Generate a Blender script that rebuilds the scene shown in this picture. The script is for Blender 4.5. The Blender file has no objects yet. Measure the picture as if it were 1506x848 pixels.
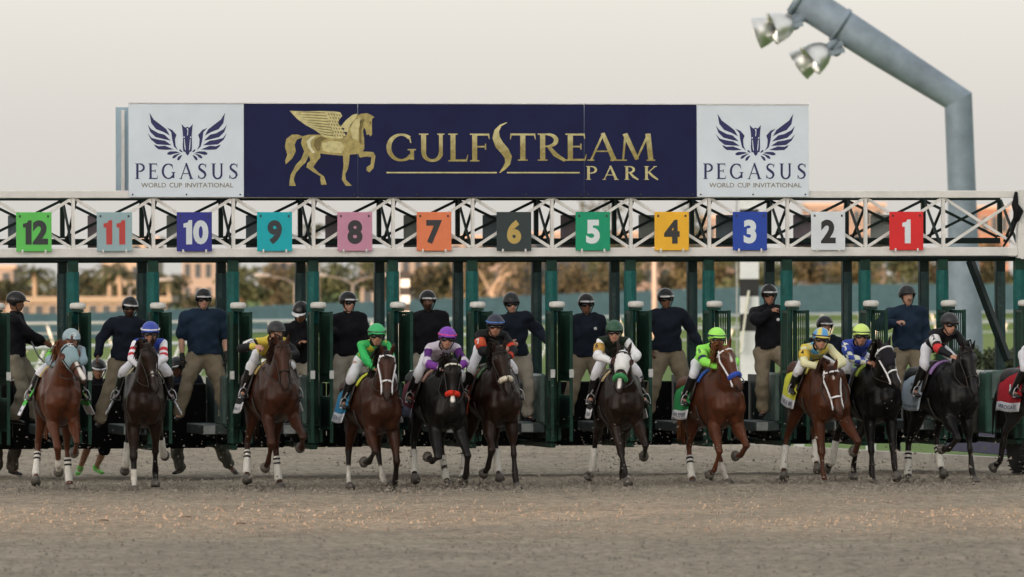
import bpy, bmesh, math, random
import numpy as np
from mathutils import Vector, Matrix, noise
random.seed(7); np.random.seed(7)
sc = bpy.context.scene
COL = sc.collection
R_ = math.radians

# ------------------------------------------------------------------ camera
CAM_D, CAM_F, CAM_H, TH = 100.0, 10850.0, 2.6, R_(11.0)
FWD = Vector((math.sin(TH), math.cos(TH), 0)); RGT = Vector((math.cos(TH), -math.sin(TH), 0)); UPV = Vector((0, 0, 1))
CAMP = -FWD * CAM_D + Vector((0, 0, CAM_H))
cd = bpy.data.cameras.new('camera'); cam = bpy.data.objects.new('camera', cd); COL.objects.link(cam)
cd.sensor_width = 36; cd.lens = 36 * CAM_F / 1506; cd.clip_start = 1; cd.clip_end = 9000
pit = -4 / CAM_F; rol = 0.0026
f2 = (FWD + UPV * pit).normalized(); r2 = RGT * math.cos(rol) - UPV * math.sin(rol); u2 = r2.cross(f2).normalized(); r2 = f2.cross(u2)
cam.matrix_world = Matrix(((r2.x, u2.x, -f2.x, CAMP.x), (r2.y, u2.y, -f2.y, CAMP.y), (r2.z, u2.z, -f2.z, CAMP.z), (0, 0, 0, 1)))
cd.dof.use_dof = True; cd.dof.focus_distance = 96.0; cd.dof.aperture_fstop = 3.4
sc.camera = cam

# ------------------------------------------------------------------ sky, sun, exposure
SUN_EL, SUN_PHI = R_(6.0), R_(32.0)
to_sun_h = -FWD * math.cos(SUN_PHI) - RGT * math.sin(SUN_PHI)
TO_SUN = (to_sun_h * math.cos(SUN_EL) + UPV * math.sin(SUN_EL)).normalized()
w = bpy.data.worlds.new('World'); sc.world = w; w.use_nodes = True
nt = w.node_tree; nt.nodes.clear()
sky = nt.nodes.new('ShaderNodeTexSky'); sky.sky_type = 'NISHITA'; sky.sun_disc = False
sky.sun_elevation = SUN_EL; sky.sun_rotation = math.atan2(to_sun_h.x, to_sun_h.y)
sky.altitude = 0; sky.air_density = 1.0; sky.dust_density = 4.2; sky.ozone_density = 1.0
veil = nt.nodes.new('ShaderNodeMix'); veil.data_type = 'RGBA'; veil.blend_type = 'ADD'; veil.inputs[0].default_value = 1.0
veil.inputs[7].default_value = (1.92, 1.85, 1.75, 1)      # thin even dusk cloud over the whole sky
bgn = nt.nodes.new('ShaderNodeBackground'); bgn.inputs[1].default_value = 0.15
wo = nt.nodes.new('ShaderNodeOutputWorld')
hs_ = nt.nodes.new('ShaderNodeHueSaturation'); hs_.inputs['Saturation'].default_value = 0.35      # a thin high overcast greys the whole sky
nt.links.new(sky.outputs[0], hs_.inputs['Color']); nt.links.new(hs_.outputs[0], veil.inputs[6]); nt.links.new(veil.outputs[2], bgn.inputs[0]); nt.links.new(bgn.outputs[0], wo.inputs[0])
sd = bpy.data.lights.new('sun', 'SUN'); sun = bpy.data.objects.new('sun', sd); COL.objects.link(sun)
sd.energy = 4.5; sd.angle = R_(0.6); sd.color = (1.0, 0.60, 0.36)
sun.rotation_euler = TO_SUN.to_track_quat('Z', 'Y').to_euler(); sun.location = (-40, -60, 60)
vs = sc.view_settings; vs.view_transform = 'Standard'; vs.look = 'None'; vs.gamma = 1; vs.use_curve_mapping = False
vs.exposure = 1.1
sc.cycles.use_denoising = True
sc.cycles.max_bounces = 6

# ------------------------------------------------------------------ placing: column u of the frame, depth d from the lens, height
def W(u, d, z=0.0):
    return Vector((CAMP.x, CAMP.y, 0)) + FWD * d + RGT * ((u - 753) / CAM_F * d) + Vector((0, 0, z))
def ZV(v, d, u=753):
    return CAM_H - (v + (u - 753) * rol - 420) * d / CAM_F
def GX(u, Y):                       # world X of column u on the plane y = Y
    k = (u - 753) / CAM_F
    # (X-Cx)*Rx+(Y-Cy)*Ry = k*((X-Cx)*Fx+(Y-Cy)*Fy)
    dy = Y - CAMP.y
    return CAMP.x + dy * (k * FWD.y - RGT.y) / (RGT.x - k * FWD.x)
def GZ(u, v, Y):                    # height of row v on that plane
    X = GX(u, Y); d = (Vector((X, Y, 0)) - Vector((CAMP.x, CAMP.y, 0))).dot(FWD)
    return ZV(v, d, u)

# ------------------------------------------------------------------ materials
MATS = {}
def mat(name, col, rough=0.6, var=0.12, scale=6.0, bump=0.0, bscale=40.0, metal=0.0, spec=0.4, coord='Object', stretch=(1, 1, 1), col2=None, sheen=0.0):
    if name in MATS: return MATS[name]
    m = bpy.data.materials.new(name); m.use_nodes = True; MATS[name] = m
    t = m.node_tree; b = t.nodes['Principled BSDF']
    b.inputs['Roughness'].default_value = rough; b.inputs['Metallic'].default_value = metal
    b.inputs['Specular IOR Level'].default_value = spec
    if sheen: b.inputs['Sheen Weight'].default_value = sheen
    tc = t.nodes.new('ShaderNodeTexCoord'); mp = t.nodes.new('ShaderNodeMapping'); mp.inputs['Scale'].default_value = stretch
    t.links.new(tc.outputs[coord], mp.inputs[0])
    n = t.nodes.new('ShaderNodeTexNoise'); n.inputs['Scale'].default_value = scale; n.inputs['Detail'].default_value = 6; n.inputs['Roughness'].default_value = 0.65
    t.links.new(mp.outputs[0], n.inputs['Vector'])
    cr = t.nodes.new('ShaderNodeValToRGB')
    c = Vector(col[:3]); hi = Vector(col2[:3]) if col2 else c * (1 + var)
    lo = c * (1 - var) if not col2 else c
    cr.color_ramp.elements[0].position = 0.3; cr.color_ramp.elements[1].position = 0.7
    cr.color_ramp.elements[0].color = (*lo, 1); cr.color_ramp.elements[1].color = (*[min(1, x) for x in hi], 1)
    t.links.new(n.outputs[0], cr.inputs[0]); t.links.new(cr.outputs[0], b.inputs['Base Color'])
    if bump:
        n2 = t.nodes.new('ShaderNodeTexNoise'); n2.inputs['Scale'].default_value = bscale; n2.inputs['Detail'].default_value = 4
        t.links.new(mp.outputs[0], n2.inputs['Vector'])
        bp = t.nodes.new('ShaderNodeBump'); bp.inputs['Strength'].default_value = bump; bp.inputs['Distance'].default_value = 0.02
        t.links.new(n2.outputs[0], bp.inputs['Height']); t.links.new(bp.outputs[0], b.inputs['Normal'])
    return m
def fabric(name, col, rough=0.85, var=0.15):
    return mat('fabric_' + name, col, rough, var, 5, 0.35, 18, spec=0.08, sheen=0.02)
def attr_mat(name, rough=0.5, bump=0.0, bscale=60, spec=0.35, var=0.12, scale=7, sheen=0.0):
    """material whose colour is stored on the vertices (markings of an animal, panels of a shirt)"""
    if name in MATS: return MATS[name]
    m = bpy.data.materials.new(name); m.use_nodes = True; MATS[name] = m
    t = m.node_tree; b = t.nodes['Principled BSDF']; b.inputs['Roughness'].default_value = rough; b.inputs['Specular IOR Level'].default_value = spec
    if sheen: b.inputs['Sheen Weight'].default_value = sheen
    a = t.nodes.new('ShaderNodeAttribute'); a.attribute_name = 'coat'
    tc = t.nodes.new('ShaderNodeTexCoord')
    n = t.nodes.new('ShaderNodeTexNoise'); n.inputs['Scale'].default_value = scale; n.inputs['Detail'].default_value = 6
    t.links.new(tc.outputs['Object'], n.inputs['Vector'])
    mr = t.nodes.new('ShaderNodeMapRange'); mr.inputs[1].default_value = 0.3; mr.inputs[2].default_value = 0.7; mr.inputs[3].default_value = 1 - var; mr.inputs[4].default_value = 1 + var
    t.links.new(n.outputs[0], mr.inputs[0])
    mx = t.nodes.new('ShaderNodeVectorMath'); mx.operation = 'SCALE'
    t.links.new(a.outputs['Color'], mx.inputs[0]); t.links.new(mr.outputs[0], mx.inputs['Scale']); t.links.new(mx.outputs[0], b.inputs['Base Color'])
    if bump:
        n2 = t.nodes.new('ShaderNodeTexNoise'); n2.inputs['Scale'].default_value = bscale; n2.inputs['Detail'].default_value = 4
        t.links.new(tc.outputs['Object'], n2.inputs['Vector'])
        bp = t.nodes.new('ShaderNodeBump'); bp.inputs['Strength'].default_value = bump; bp.inputs['Distance'].default_value = 0.015
        t.links.new(n2.outputs[0], bp.inputs['Height']); t.links.new(bp.outputs[0], b.inputs['Normal'])
    return m

# ------------------------------------------------------------------ objects
def tag(o, label=None, cat=None, group=None, kind=None):
    if label: o['label'] = label
    if cat: o['category'] = cat
    if group: o['group'] = group
    if kind: o['kind'] = kind
    return o
def empty(name, loc=(0, 0, 0), rz=0.0, **k):
    o = bpy.data.objects.new(name, None); COL.objects.link(o); o.location = loc; o.rotation_euler = (0, 0, rz); o.empty_display_size = 0.2
    return tag(o, **k)
def mobj(name, verts, faces, m, parent=None, smooth=False):
    me = bpy.data.meshes.new(name); me.from_pydata([tuple(v) for v in verts], [], faces); me.update()
    return link(name, me, m, parent, smooth)
def link(name, me, m, parent=None, smooth=False):
    o = bpy.data.objects.new(name, me); COL.objects.link(o)
    if m is not None and not len(me.materials):
        for x in (m if isinstance(m, (list, tuple)) else [m]): me.materials.append(x)
    if parent is not None: o.parent = parent
    if smooth: me.polygons.foreach_set('use_smooth', [True] * len(me.polygons))
    return o
def kopy(o, parent=None):
    c = o.copy(); COL.objects.link(c); c.parent = parent
    for ch in o.children: kopy(ch, c)
    return c

class MB:
    def __init__(s): s.v = []; s.f = []
    def add(s, v, f):
        n = len(s.v); s.v += [tuple(x) for x in v]; s.f += [tuple(i + n for i in q) for q in f]; return s
    def box(s, x0, x1, y0, y1, z0, z1):
        return s.add([(x0, y0, z0), (x1, y0, z0), (x1, y1, z0), (x0, y1, z0), (x0, y0, z1), (x1, y0, z1), (x1, y1, z1), (x0, y1, z1)],
              [(0, 3, 2, 1), (4, 5, 6, 7), (0, 1, 5, 4), (1, 2, 6, 5), (2, 3, 7, 6), (3, 0, 4, 7)])
    def cbox(s, x0, x1, y0, y1, z0, z1, b=0.006):
        """box with chamfered vertical and horizontal edges"""
        bm = bmesh.new(); bmesh.ops.create_cube(bm, size=1)
        for v in bm.verts: v.co = Vector(((x0 + x1) / 2 + v.co.x * (x1 - x0), (y0 + y1) / 2 + v.co.y * (y1 - y0), (z0 + z1) / 2 + v.co.z * (z1 - z0)))
        bmesh.ops.bevel(bm, geom=bm.edges[:], offset=b, segments=1, affect='EDGES')
        bm.verts.index_update()
        s.add([v.co for v in bm.verts], [[v.index for v in f.verts] for f in bm.faces]); bm.free(); return s
    def beam(s, p, q, wx, wz, up=(0, 0, 1)):
        p = Vector(p); q = Vector(q); t = (q - p).normalized(); up = Vector(up)
        if abs(t.dot(up)) > 0.98: up = Vector((0, 1, 0))
        a = t.cross(up).normalized() * wx / 2; b = a.cross(t).normalized() * wz / 2
        v = [p - a - b, p + a - b, p + a + b, p - a + b, q - a - b, q + a - b, q + a + b, q - a + b]
        return s.add(v, [(0, 1, 2, 3), (7, 6, 5, 4), (0, 4, 5, 1), (1, 5, 6, 2), (2, 6, 7, 3), (3, 7, 4, 0)])
    def tube(s, pts, rad, n=8, side=(1, 0, 0), cap=True):
        v, f = tube(pts, rad, n, side, cap); return s.add(v, f)
    def lathe(s, prof, c=(0, 0, 0), n=16, ax=None):
        """prof: (r, z) list; revolve about z through c, or about ax"""
        c = Vector(c); M = Matrix.Identity(3) if ax is None else Vector(ax).to_track_quat('Z', 'Y').to_matrix()
        v = [c + M @ Vector((r * math.cos(2 * math.pi * i / n), r * math.sin(2 * math.pi * i / n), z)) for r, z in prof for i in range(n)]
        f = [(j * n + i, j * n + (i + 1) % n, (j + 1) * n + (i + 1) % n, (j + 1) * n + i) for j in range(len(prof) - 1) for i in range(n)]
        f += [tuple(range(n - 1, -1, -1)), tuple((len(prof) - 1) * n + i for i in range(n))]
        return s.add(v, f)
    def prism(s, poly, y0, y1):
        """polygon of (x, z) given a depth in y"""
        n = len(poly); v = [(x, y0, z) for x, z in poly] + [(x, y1, z) for x, z in poly]
        f = [tuple(range(n)), tuple(range(2 * n - 1, n - 1, -1))] + [(i, i + n, (i + 1) % n + n, (i + 1) % n) for i in range(n)]
        return s.add(v, f)
    def build(s, name, m, parent=None, smooth=False): return mobj(name, s.v, s.f, m, parent, smooth)

def tube(pts, rad, n=10, side=(1, 0, 0), cap=True):
    """rings of (r_side, r_other) along a line; rounded ends"""
    P = [Vector(p) for p in pts]; Rr = [(r, r) if not isinstance(r, (tuple, list)) else r for r in rad]
    side = Vector(side)
    if cap:
        t0 = (P[0] - P[1]).normalized(); t1 = (P[-1] - P[-2]).normalized()
        m0 = min(Rr[0]); m1 = min(Rr[-1])
        P = [P[0] + t0 * m0 * .8, P[0] + t0 * m0 * .45] + P + [P[-1] + t1 * m1 * .45, P[-1] + t1 * m1 * .8]
        Rr = [(Rr[0][0] * .35, Rr[0][1] * .35), (Rr[0][0] * .8, Rr[0][1] * .8)] + Rr + [(Rr[-1][0] * .8, Rr[-1][1] * .8), (Rr[-1][0] * .35, Rr[-1][1] * .35)]
    v = []; k = len(P); prev = None
    for i in range(k):
        t = (P[min(i + 1, k - 1)] - P[max(i - 1, 0)]).normalized()
        s = side - t * side.dot(t)
        if s.length < 0.15:
            alt = prev if prev is not None else Vector((0, 1, 0)); s = alt - t * alt.dot(t)
            if s.length < 0.05: s = t.orthogonal()
        s.normalize(); prev = s; q = t.cross(s)
        for j in range(n):
            a = 2 * math.pi * j / n; v.append(P[i] + s * (math.cos(a) * Rr[i][0]) + q * (math.sin(a) * Rr[i][1]))
    f = [(i * n + j, i * n + (j + 1) % n, (i + 1) * n + (j + 1) % n, (i + 1) * n + j) for i in range(k - 1) for j in range(n)]
    f += [tuple(range(n - 1, -1, -1)), tuple((k - 1) * n + j for j in range(n))]
    return v, f

_tmp = bpy.data.objects.new('tmp', bpy.data.meshes.new('tmp')); COL.objects.link(_tmp)
_rm = _tmp.modifiers.new('r', 'REMESH'); _rm.mode = 'VOXEL'; _rm.use_smooth_shade = True
_sm = _tmp.modifiers.new('s', 'SMOOTH')
def blob(mb, voxel=0.018, it=4, fac=0.5):
    """one continuous skin round all the overlapping tubes of mb"""
    me = bpy.data.meshes.new('b'); me.from_pydata(mb.v, [], mb.f); me.update()
    old = _tmp.data; _tmp.data = me; bpy.data.meshes.remove(old)
    _rm.voxel_size = voxel; _sm.iterations = it; _sm.factor = fac
    dg = bpy.context.evaluated_depsgraph_get(); dg.update()
    out = bpy.data.meshes.new_from_object(_tmp.evaluated_get(dg)); out.name = 'skin'; out.materials.clear()
    out.polygons.foreach_set('use_smooth', [True] * len(out.polygons))
    return out
def mesh_co(me):
    a = np.empty(len(me.vertices) * 3); me.vertices.foreach_get('co', a); return a.reshape(-1, 3)
def set_coat(me, colr):
    at = me.color_attributes.new('coat', 'FLOAT_COLOR', 'POINT')
    c = np.ones((len(me.vertices), 4)); c[:, :3] = colr; at.data.foreach_set('color', c.ravel())
def seg_dist(co, p, q):
    p = np.array(p); q = np.array(q); d = q - p; L = max(d @ d, 1e-9)
    t = np.clip(((co - p) @ d) / L, 0, 1); return np.linalg.norm(co - (p + t[:, None] * d), axis=1), t
def rumple(me, amp=0.006, k=22.0, seed=0):
    """folds of cloth: displace along the normal by crossing waves"""
    co = mesh_co(me); nn = np.empty(len(me.vertices) * 3); me.vertices.foreach_get('normal', nn); nn = nn.reshape(-1, 3)
    rs = np.random.RandomState(seed); h = np.zeros(len(co))
    for i in range(6):
        d = rs.normal(size=3); d /= np.linalg.norm(d); kk = k * (0.6 + rs.rand() * 1.3)
        h += np.sin(co @ d * kk + rs.rand() * 6.3 + 1.2 * np.sin(co @ rs.normal(size=3) * k * .45))
    co += nn * (h / 2.4 * amp)[:, None]; me.vertices.foreach_set('co', co.ravel()); me.update()

_txt = {}
def text_mesh(s, size=1.0, bold=0.0, sx=1.0, align='CENTER'):
    """flat outline of built-in lettering: verts (x, y), faces"""
    k = (s, size, bold, sx, align)
    if k in _txt: return _txt[k]
    c = bpy.data.curves.new('t', 'FONT'); c.body = s; c.size = size; c.align_x = align; c.align_y = 'CENTER'; c.offset = bold * size; c.resolution_u = 4
    o = bpy.data.objects.new('t', c); COL.objects.link(o)
    dg = bpy.context.evaluated_depsgraph_get(); dg.update()
    me = bpy.data.meshes.new_from_object(o.evaluated_get(dg))
    v = [(p.co.x * sx, p.co.y) for p in me.vertices]; f = [tuple(p.vertices) for p in me.polygons]
    bpy.data.objects.remove(o); bpy.data.curves.remove(c); bpy.data.meshes.remove(me)
    _txt[k] = (v, f); return v, f
def lerp(a, b, t): return a + (b - a) * t
def ik(p0, p1, l1, l2, pole):
    p0 = Vector(p0); p1 = Vector(p1); d = p1 - p0; L = d.length
    if L > (l1 + l2) * .995: p1 = p0 + d * ((l1 + l2) * .995 / L); d = p1 - p0; L = d.length
    if L < abs(l1 - l2) + .02: L = abs(l1 - l2) + .02
    a = (l1 * l1 - l2 * l2 + L * L) / (2 * L); h = math.sqrt(max(l1 * l1 - a * a, 0)); t = d.normalized()
    s = Vector(pole); s = (s - t * s.dot(t)).normalized()
    return p0 + t * a + s * h, p1
# ================================================================== ground
def camxy(p): q = Vector(p) - CAMP; return q.dot(RGT), q.dot(FWD)
KA, KB = W(1506, 105.7), W(960, 120.0); KD = (KB - KA).normalized(); KN = Vector((KD.y, -KD.x, 0))     # inner edge of the dirt; KN points to the infield
if KN.dot(FWD) < 0: KN = -KN
def dirt_mat():
    m = bpy.data.materials.new('track_dirt'); m.use_nodes = True; t = m.node_tree; b = t.nodes['Principled BSDF']; b.inputs['Roughness'].default_value = .95; b.inputs['Specular IOR Level'].default_value = .15
    tc = t.nodes.new('ShaderNodeTexCoord')
    def noise_(sc_, det, rough=.6): n = t.nodes.new('ShaderNodeTexNoise'); n.inputs['Scale'].default_value = sc_; n.inputs['Detail'].default_value = det; n.inputs['Roughness'].default_value = rough; t.links.new(tc.outputs['Object'], n.inputs['Vector']); return n
    n1 = noise_(.55, 7, .7); n2 = noise_(7, 8, .8); n3 = noise_(60, 3)
    c1 = t.nodes.new('ShaderNodeValToRGB'); e = c1.color_ramp.elements; e[0].position = .3; e[0].color = (.215, .188, .148, 1); e[1].position = .7; e[1].color = (.34, .302, .242, 1); t.links.new(n1.outputs[0], c1.inputs[0])
    c2 = t.nodes.new('ShaderNodeValToRGB'); e = c2.color_ramp.elements; e[0].position = .36; e[0].color = (.40, .38, .36, 1); e[1].position = .58; e[1].color = (1.30, 1.28, 1.25, 1); t.links.new(n2.outputs[0], c2.inputs[0])
    mx = t.nodes.new('ShaderNodeMix'); mx.data_type = 'RGBA'; mx.blend_type = 'MULTIPLY'; mx.inputs[0].default_value = 1; t.links.new(c1.outputs[0], mx.inputs[6]); t.links.new(c2.outputs[0], mx.inputs[7]); t.links.new(mx.outputs[2], b.inputs['Base Color'])
    ad = t.nodes.new('ShaderNodeMath'); ad.operation = 'ADD'; t.links.new(n2.outputs[0], ad.inputs[0]); t.links.new(n3.outputs[0], ad.inputs[1])
    bp = t.nodes.new('ShaderNodeBump'); bp.inputs['Strength'].default_value = .9; bp.inputs['Distance'].default_value = .03; t.links.new(ad.outputs[0], bp.inputs['Height']); t.links.new(bp.outputs[0], b.inputs['Normal']); return m
DIRT = dirt_mat()
TURF = mat('turf_grass', (.075, .13, .030), .95, .3, .25, .4, 3, spec=.1, col2=(.115, .17, .05))
g = MB(); g.v = [tuple(W(753, 2500) + RGT * sx * 3500 + FWD * sy + Vector((0, 0, -.12))) for sx, sy in ((-1, -3200), (1, -3200), (1, 3500), (-1, 3500))]; g.f = [(0, 1, 2, 3)]
tag(g.build('ground', TURF), kind='structure')
# whole width of the track, lying just under the raked patch in front of the gate
far = KA + KD * 400; near = KA - KD * 300
pl = [near - KN * 0, far, far - KN * 140, near - KN * 140]
tr = MB(); tr.v = [tuple(Vector((p.x, p.y, -.055))) for p in pl]; tr.f = [(0, 1, 2, 3)]; o = tr.build('dirt_track', DIRT); tag(o, kind='structure')
if o.data.polygons[0].normal.z < 0: o.data.flip_normals()
# raked surface with hoof marks
nx, ny = 330, 640; xs_ = np.linspace(-11.5, 11.5, nx); ys_ = np.linspace(54, 126, ny); GXX, GYY = np.meshgrid(xs_, ys_)
def smooth_noise(shape, k, seed):
    rs = np.random.RandomState(seed); a = rs.rand(shape[0] // k + 3, shape[1] // k + 3); yi = np.arange(shape[0]) / k; xi = np.arange(shape[1]) / k
    y0 = yi.astype(int); x0 = xi.astype(int); fy = (yi - y0)[:, None]; fx = (xi - x0)[None, :]; fy = fy * fy * (3 - 2 * fy); fx = fx * fx * (3 - 2 * fx)
    A = a[y0][:, x0]; B = a[y0][:, x0 + 1]; C = a[y0 + 1][:, x0]; D_ = a[y0 + 1][:, x0 + 1]
    return A * (1 - fx) * (1 - fy) + B * fx * (1 - fy) + C * (1 - fx) * fy + D_ * fx * fy - .5
Hh = .030 * smooth_noise((ny, nx), 24, 1) + .026 * smooth_noise((ny, nx), 9, 2) + .028 * smooth_noise((ny, nx), 4, 3) + .018 * smooth_noise((ny, nx), 2, 5) + .01 * np.random.RandomState(4).rand(ny, nx)
rs = np.random.RandomState(9); churn = np.exp(-((GYY - 95.2) / 1.9) ** 2) + .25 * np.exp(-((GYY - 100) / 4.0) ** 2)
Hh = Hh * (.7 + 1.3 * churn) - .012
PX = CAMP.x + RGT.x * GXX + FWD.x * GYY; PY = CAMP.y + RGT.y * GXX + FWD.y * GYY
sdist = (PX - KA.x) * KN.x + (PY - KA.y) * KN.y
Hh = np.clip(Hh, -.045, .06)
keep = sdist < -.05
vid = np.arange(nx * ny).reshape(ny, nx); q = np.stack([vid[:-1, :-1], vid[:-1, 1:], vid[1:, 1:], vid[1:, :-1]], -1).reshape(-1, 4)
kq = keep.ravel()[q].all(axis=1); q = q[kq]; used = np.unique(q); rem = -np.ones(nx * ny, int); rem[used] = np.arange(len(used)); V3 = np.stack([PX, PY, Hh], -1).reshape(-1, 3)[used]
me = bpy.data.meshes.new('dirt'); me.from_pydata(V3.tolist(), [], rem[q].tolist()); me.update()
o = link('raked_dirt', me, DIRT, None, True); tag(o, kind='structure')
# loose clods
def clods(name, n, fn, smin, smax, m, seed):
    rs = random.Random(seed); mb = MB()
    for i in range(n):
        p = fn(rs); s = rs.uniform(smin, smax) * rs.uniform(.5, 1); a = rs.random() * 6.3
        v = [p + Vector((math.cos(a + k * 2.1) * s * rs.uniform(.7, 1.3), math.sin(a + k * 2.1) * s * rs.uniform(.7, 1.3), -s * .3)) for k in range(3)] + [p + Vector((rs.uniform(-.3, .3) * s, rs.uniform(-.3, .3) * s, s * rs.uniform(.5, 1.1)))]
        mb.add(v, [(0, 2, 1), (0, 1, 3), (1, 2, 3), (2, 0, 3)])
    return tag(mb.build(name, m), kind='stuff')
CLOD = mat('clod_dirt', (.19, .168, .14), .95, .4, 8)
clods('loose_clods', 9000, lambda r: W(r.uniform(-60, 1560), 56 + 44 * r.random() ** .8, 0.0), .008, .032, CLOD, 1)
clods('churned_clods', 5000, lambda r: W(r.uniform(-40, 1540), r.gauss(95.0, 1.5), r.uniform(0, .03)), .010, .042, CLOD, 2)
def fly(r):
    u = r.choice([60, 100, 210, 290, 400, 545, 620, 700, 850, 880, 920, 960, 1040, 1080, 1170, 1240, 1300, 1380]) + r.gauss(0, 34); h = abs(r.gauss(0, .42)); return W(u, r.uniform(94.5, 98.5), .05 + h)
clods('flying_dirt', 2400, fly, .007, .019, mat('fly_dirt', (.16, .14, .12), .95, .3, 8), 3)
leafm = mat('dry_leaf', (.07, .035, .02), .9, .4)
for u, v_ in ((152, 769), (273, 764), (353, 774)):
    d = CAM_F * CAM_H / (v_ - 420); p = W(u, d, .02); m = MB()
    m.v = [tuple(p + Vector((a, b_, c))) for a, b_, c in ((-.06, 0, 0), (-.02, -.04, .02), (.06, -.02, .01), (.05, .04, .03), (-.03, .04, .03))]; m.f = [(0, 1, 2, 3, 4)]
    tag(m.build('fallen_leaf', leafm), label='small dry brown leaf lying on the open dirt', cat='leaf', group='dry leaves on the dirt')
# kerb along the inner edge
m = MB(); s0, s1 = KA - KD * 60, KA + KD * 120; m.beam(s0 + KN * .09 + Vector((0, 0, -.01)), s1 + KN * .09 + Vector((0, 0, -.01)), .18, .22); o = m.build('kerb', mat('kerb_concrete', (.34, .31, .27), .85, .25, 3, .3, 20)); tag(o, kind='structure')
POSTW = mat('rail_white', (.66, .66, .64), .5, .08, 3)
for i, u in enumerate((1148, 1180, 1294, 1322, 1328)):
    t_ = 0
    for it in range(40):
        p = KA + KD * (it * .5) + KN * 1.1; x_, d_ = camxy(p)
        if 753 + CAM_F * x_ / d_ < u: break
    m = MB(); m.cbox(p.x - .07, p.x + .07, p.y - .07, p.y + .07, -.12, .42, .012); tag(m.build('rail_stanchion', POSTW), label='stubby white stanchion in the grass behind the kerb', cat='post', group='white stanchions behind the kerb')

# ================================================================== unseen grandstand behind the lens, sized to shade the track; its slot is shaped to let a strip of sun through
def gp(x, y, z): q = Vector((CAMP.x, CAMP.y, 0)) + RGT * x + FWD * y; return (q.x, q.y, z)
gs = empty('grandstand', gp(-170, -40, 0), label='long grandstand across the track from the starting gate', cat='grandstand'); inv = gs.matrix_world
gm = mat('stand_concrete', (.30, .28, .26), .85, .15, .5)
def gbox(name, y0, y1, z0, z1, x0=-260, x1=-35):
    m = MB(); P8 = [gp(x, y, z) for z in (z0, z1) for x, y in ((x0, y0), (x1, y0), (x1, y1), (x0, y1))]; off = Vector(gs.location); P8 = [tuple(Vector(p) - off) for p in P8]
    m.add(P8, [(0, 3, 2, 1), (4, 5, 6, 7), (0, 1, 5, 4), (1, 2, 6, 5), (2, 3, 7, 6), (3, 0, 4, 7)]); m.build(name, gm, gs)
SLOT0, SLOT1, STAND_H = 14.3, 16.3, 36.0
gbox('lower_tier', -44, -36, 0, SLOT0); gbox('upper_tier', -44, -36, SLOT1, STAND_H - 1); gbox('roof', -52, -30, STAND_H - 1, STAND_H)
for x in range(-255, -50, 30): gbox('column', -40.4, -39.6, SLOT0 + .002, SLOT1 - .002, x, x + .5)

# ================================================================== infield: rails, wall, poles
def rail(label, pts, h, n_post, slant, group=None, r=.055):
    o = empty('running_rail', pts[0], label=label, cat='rail'); off = Vector(pts[0])
    m = MB(); P_ = [Vector(p) - off + Vector((0, 0, h)) for p in pts]; m.tube(P_, [r] * len(P_), 8); m.build('rail', POSTW, o, True)
    m = MB(); m.tube([p + Vector((0, 0, -h * .38)) for p in P_], [r * .6] * len(P_), 6); m.build('lower_rail', POSTW, o, True)
    for i in range(n_post):
        t = i / (n_post - 1) * (len(pts) - 1); j = min(int(t), len(pts) - 2); p = Vector(pts[j]).lerp(Vector(pts[j + 1]), t - j) - off
        m = MB(); m.tube([p + slant + Vector((0, 0, 0)), p + slant * .5 + Vector((0, 0, h * .5)), p + Vector((0, 0, h))], [.05, .045, .045], 6); m.build('post', POSTW, o, True)
rail('near white running rail with slanted posts crossing the turf', [W(-160, 176), W(400, 210), W(1000, 262), W(1700, 330)], 1.05, 34, RGT * -.45)
rail('far white running rail in front of the teal wall', [W(-200, 290), W(600, 330), W(1700, 430)], 1.1, 40, RGT * .35)
m = MB(); m.beam(W(-200, 192, -.10), W(760, 222, -.10), .5, .34); tag(m.build('white_kerb', mat('kerb_paint', (.46, .45, .42), .7, .15, 2)), kind='structure')
m = MB(); m.beam(W(1180, 196, -.10), W(1700, 190, -.10), .4, .5); tag(m.build('white_kerb', MATS['kerb_paint']), kind='structure')
# teal wall on a bank
SCREEN = mat('teal_screen', (.125, .215, .245), .75, .16, .9, .3, 6, stretch=(1, 1, 3))
wl = empty('windscreen_wall', W(-150, 330, 0), label='long teal screen wall standing across the infield', cat='wall'); off = Vector(wl.location)
def wpt(t): u = lerp(-752, 2263, t); d = lerp(283.5, 516.6, t); return u, d
NW = 60
for i in range(NW):
    a, b_ = wpt(i / NW), wpt((i + 1) / NW); va = lerp(459, 419, min(1, max(0, (a[0] - 100) / 1100))); vb = lerp(459, 419, min(1, max(0, (b_[0] - 100) / 1100)))
    pa, pb = W(*a), W(*b_); za, zb = ZV(va, a[1]), ZV(vb, b_[1]); j = .03 * math.sin(i * 2.3)
    n_ = Vector((0, 0, 1)).cross(pb - pa).normalized() * .12
    pa -= off; pb -= off; g_ = (pb - pa) * .004
    m = MB(); P8 = [pa + g_ + n_ * (.5 + j), pb - g_ + n_ * (.5 + j), pb - g_ - n_ * .5, pa + g_ - n_ * .5]; m.add([p + Vector((0, 0, z)) for z_, p in ((0, P8[0]), (0, P8[1]), (0, P8[2]), (0, P8[3])) for z in (-.2,)] + [P8[0] + Vector((0, 0, za)), P8[1] + Vector((0, 0, zb)), P8[2] + Vector((0, 0, zb)), P8[3] + Vector((0, 0, za))],
        [(0, 3, 2, 1), (4, 5, 6, 7), (0, 1, 5, 4), (1, 2, 6, 5), (2, 3, 7, 6), (3, 0, 4, 7)]); m.build('screen_panel', SCREEN, wl)
    m = MB(); m.box(pa.x - .05, pa.x + .05, pa.y - .05, pa.y + .05, -.2, za + .03); m.build('post', mat('screen_post', (.10, .2, .22), .6), wl)
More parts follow.
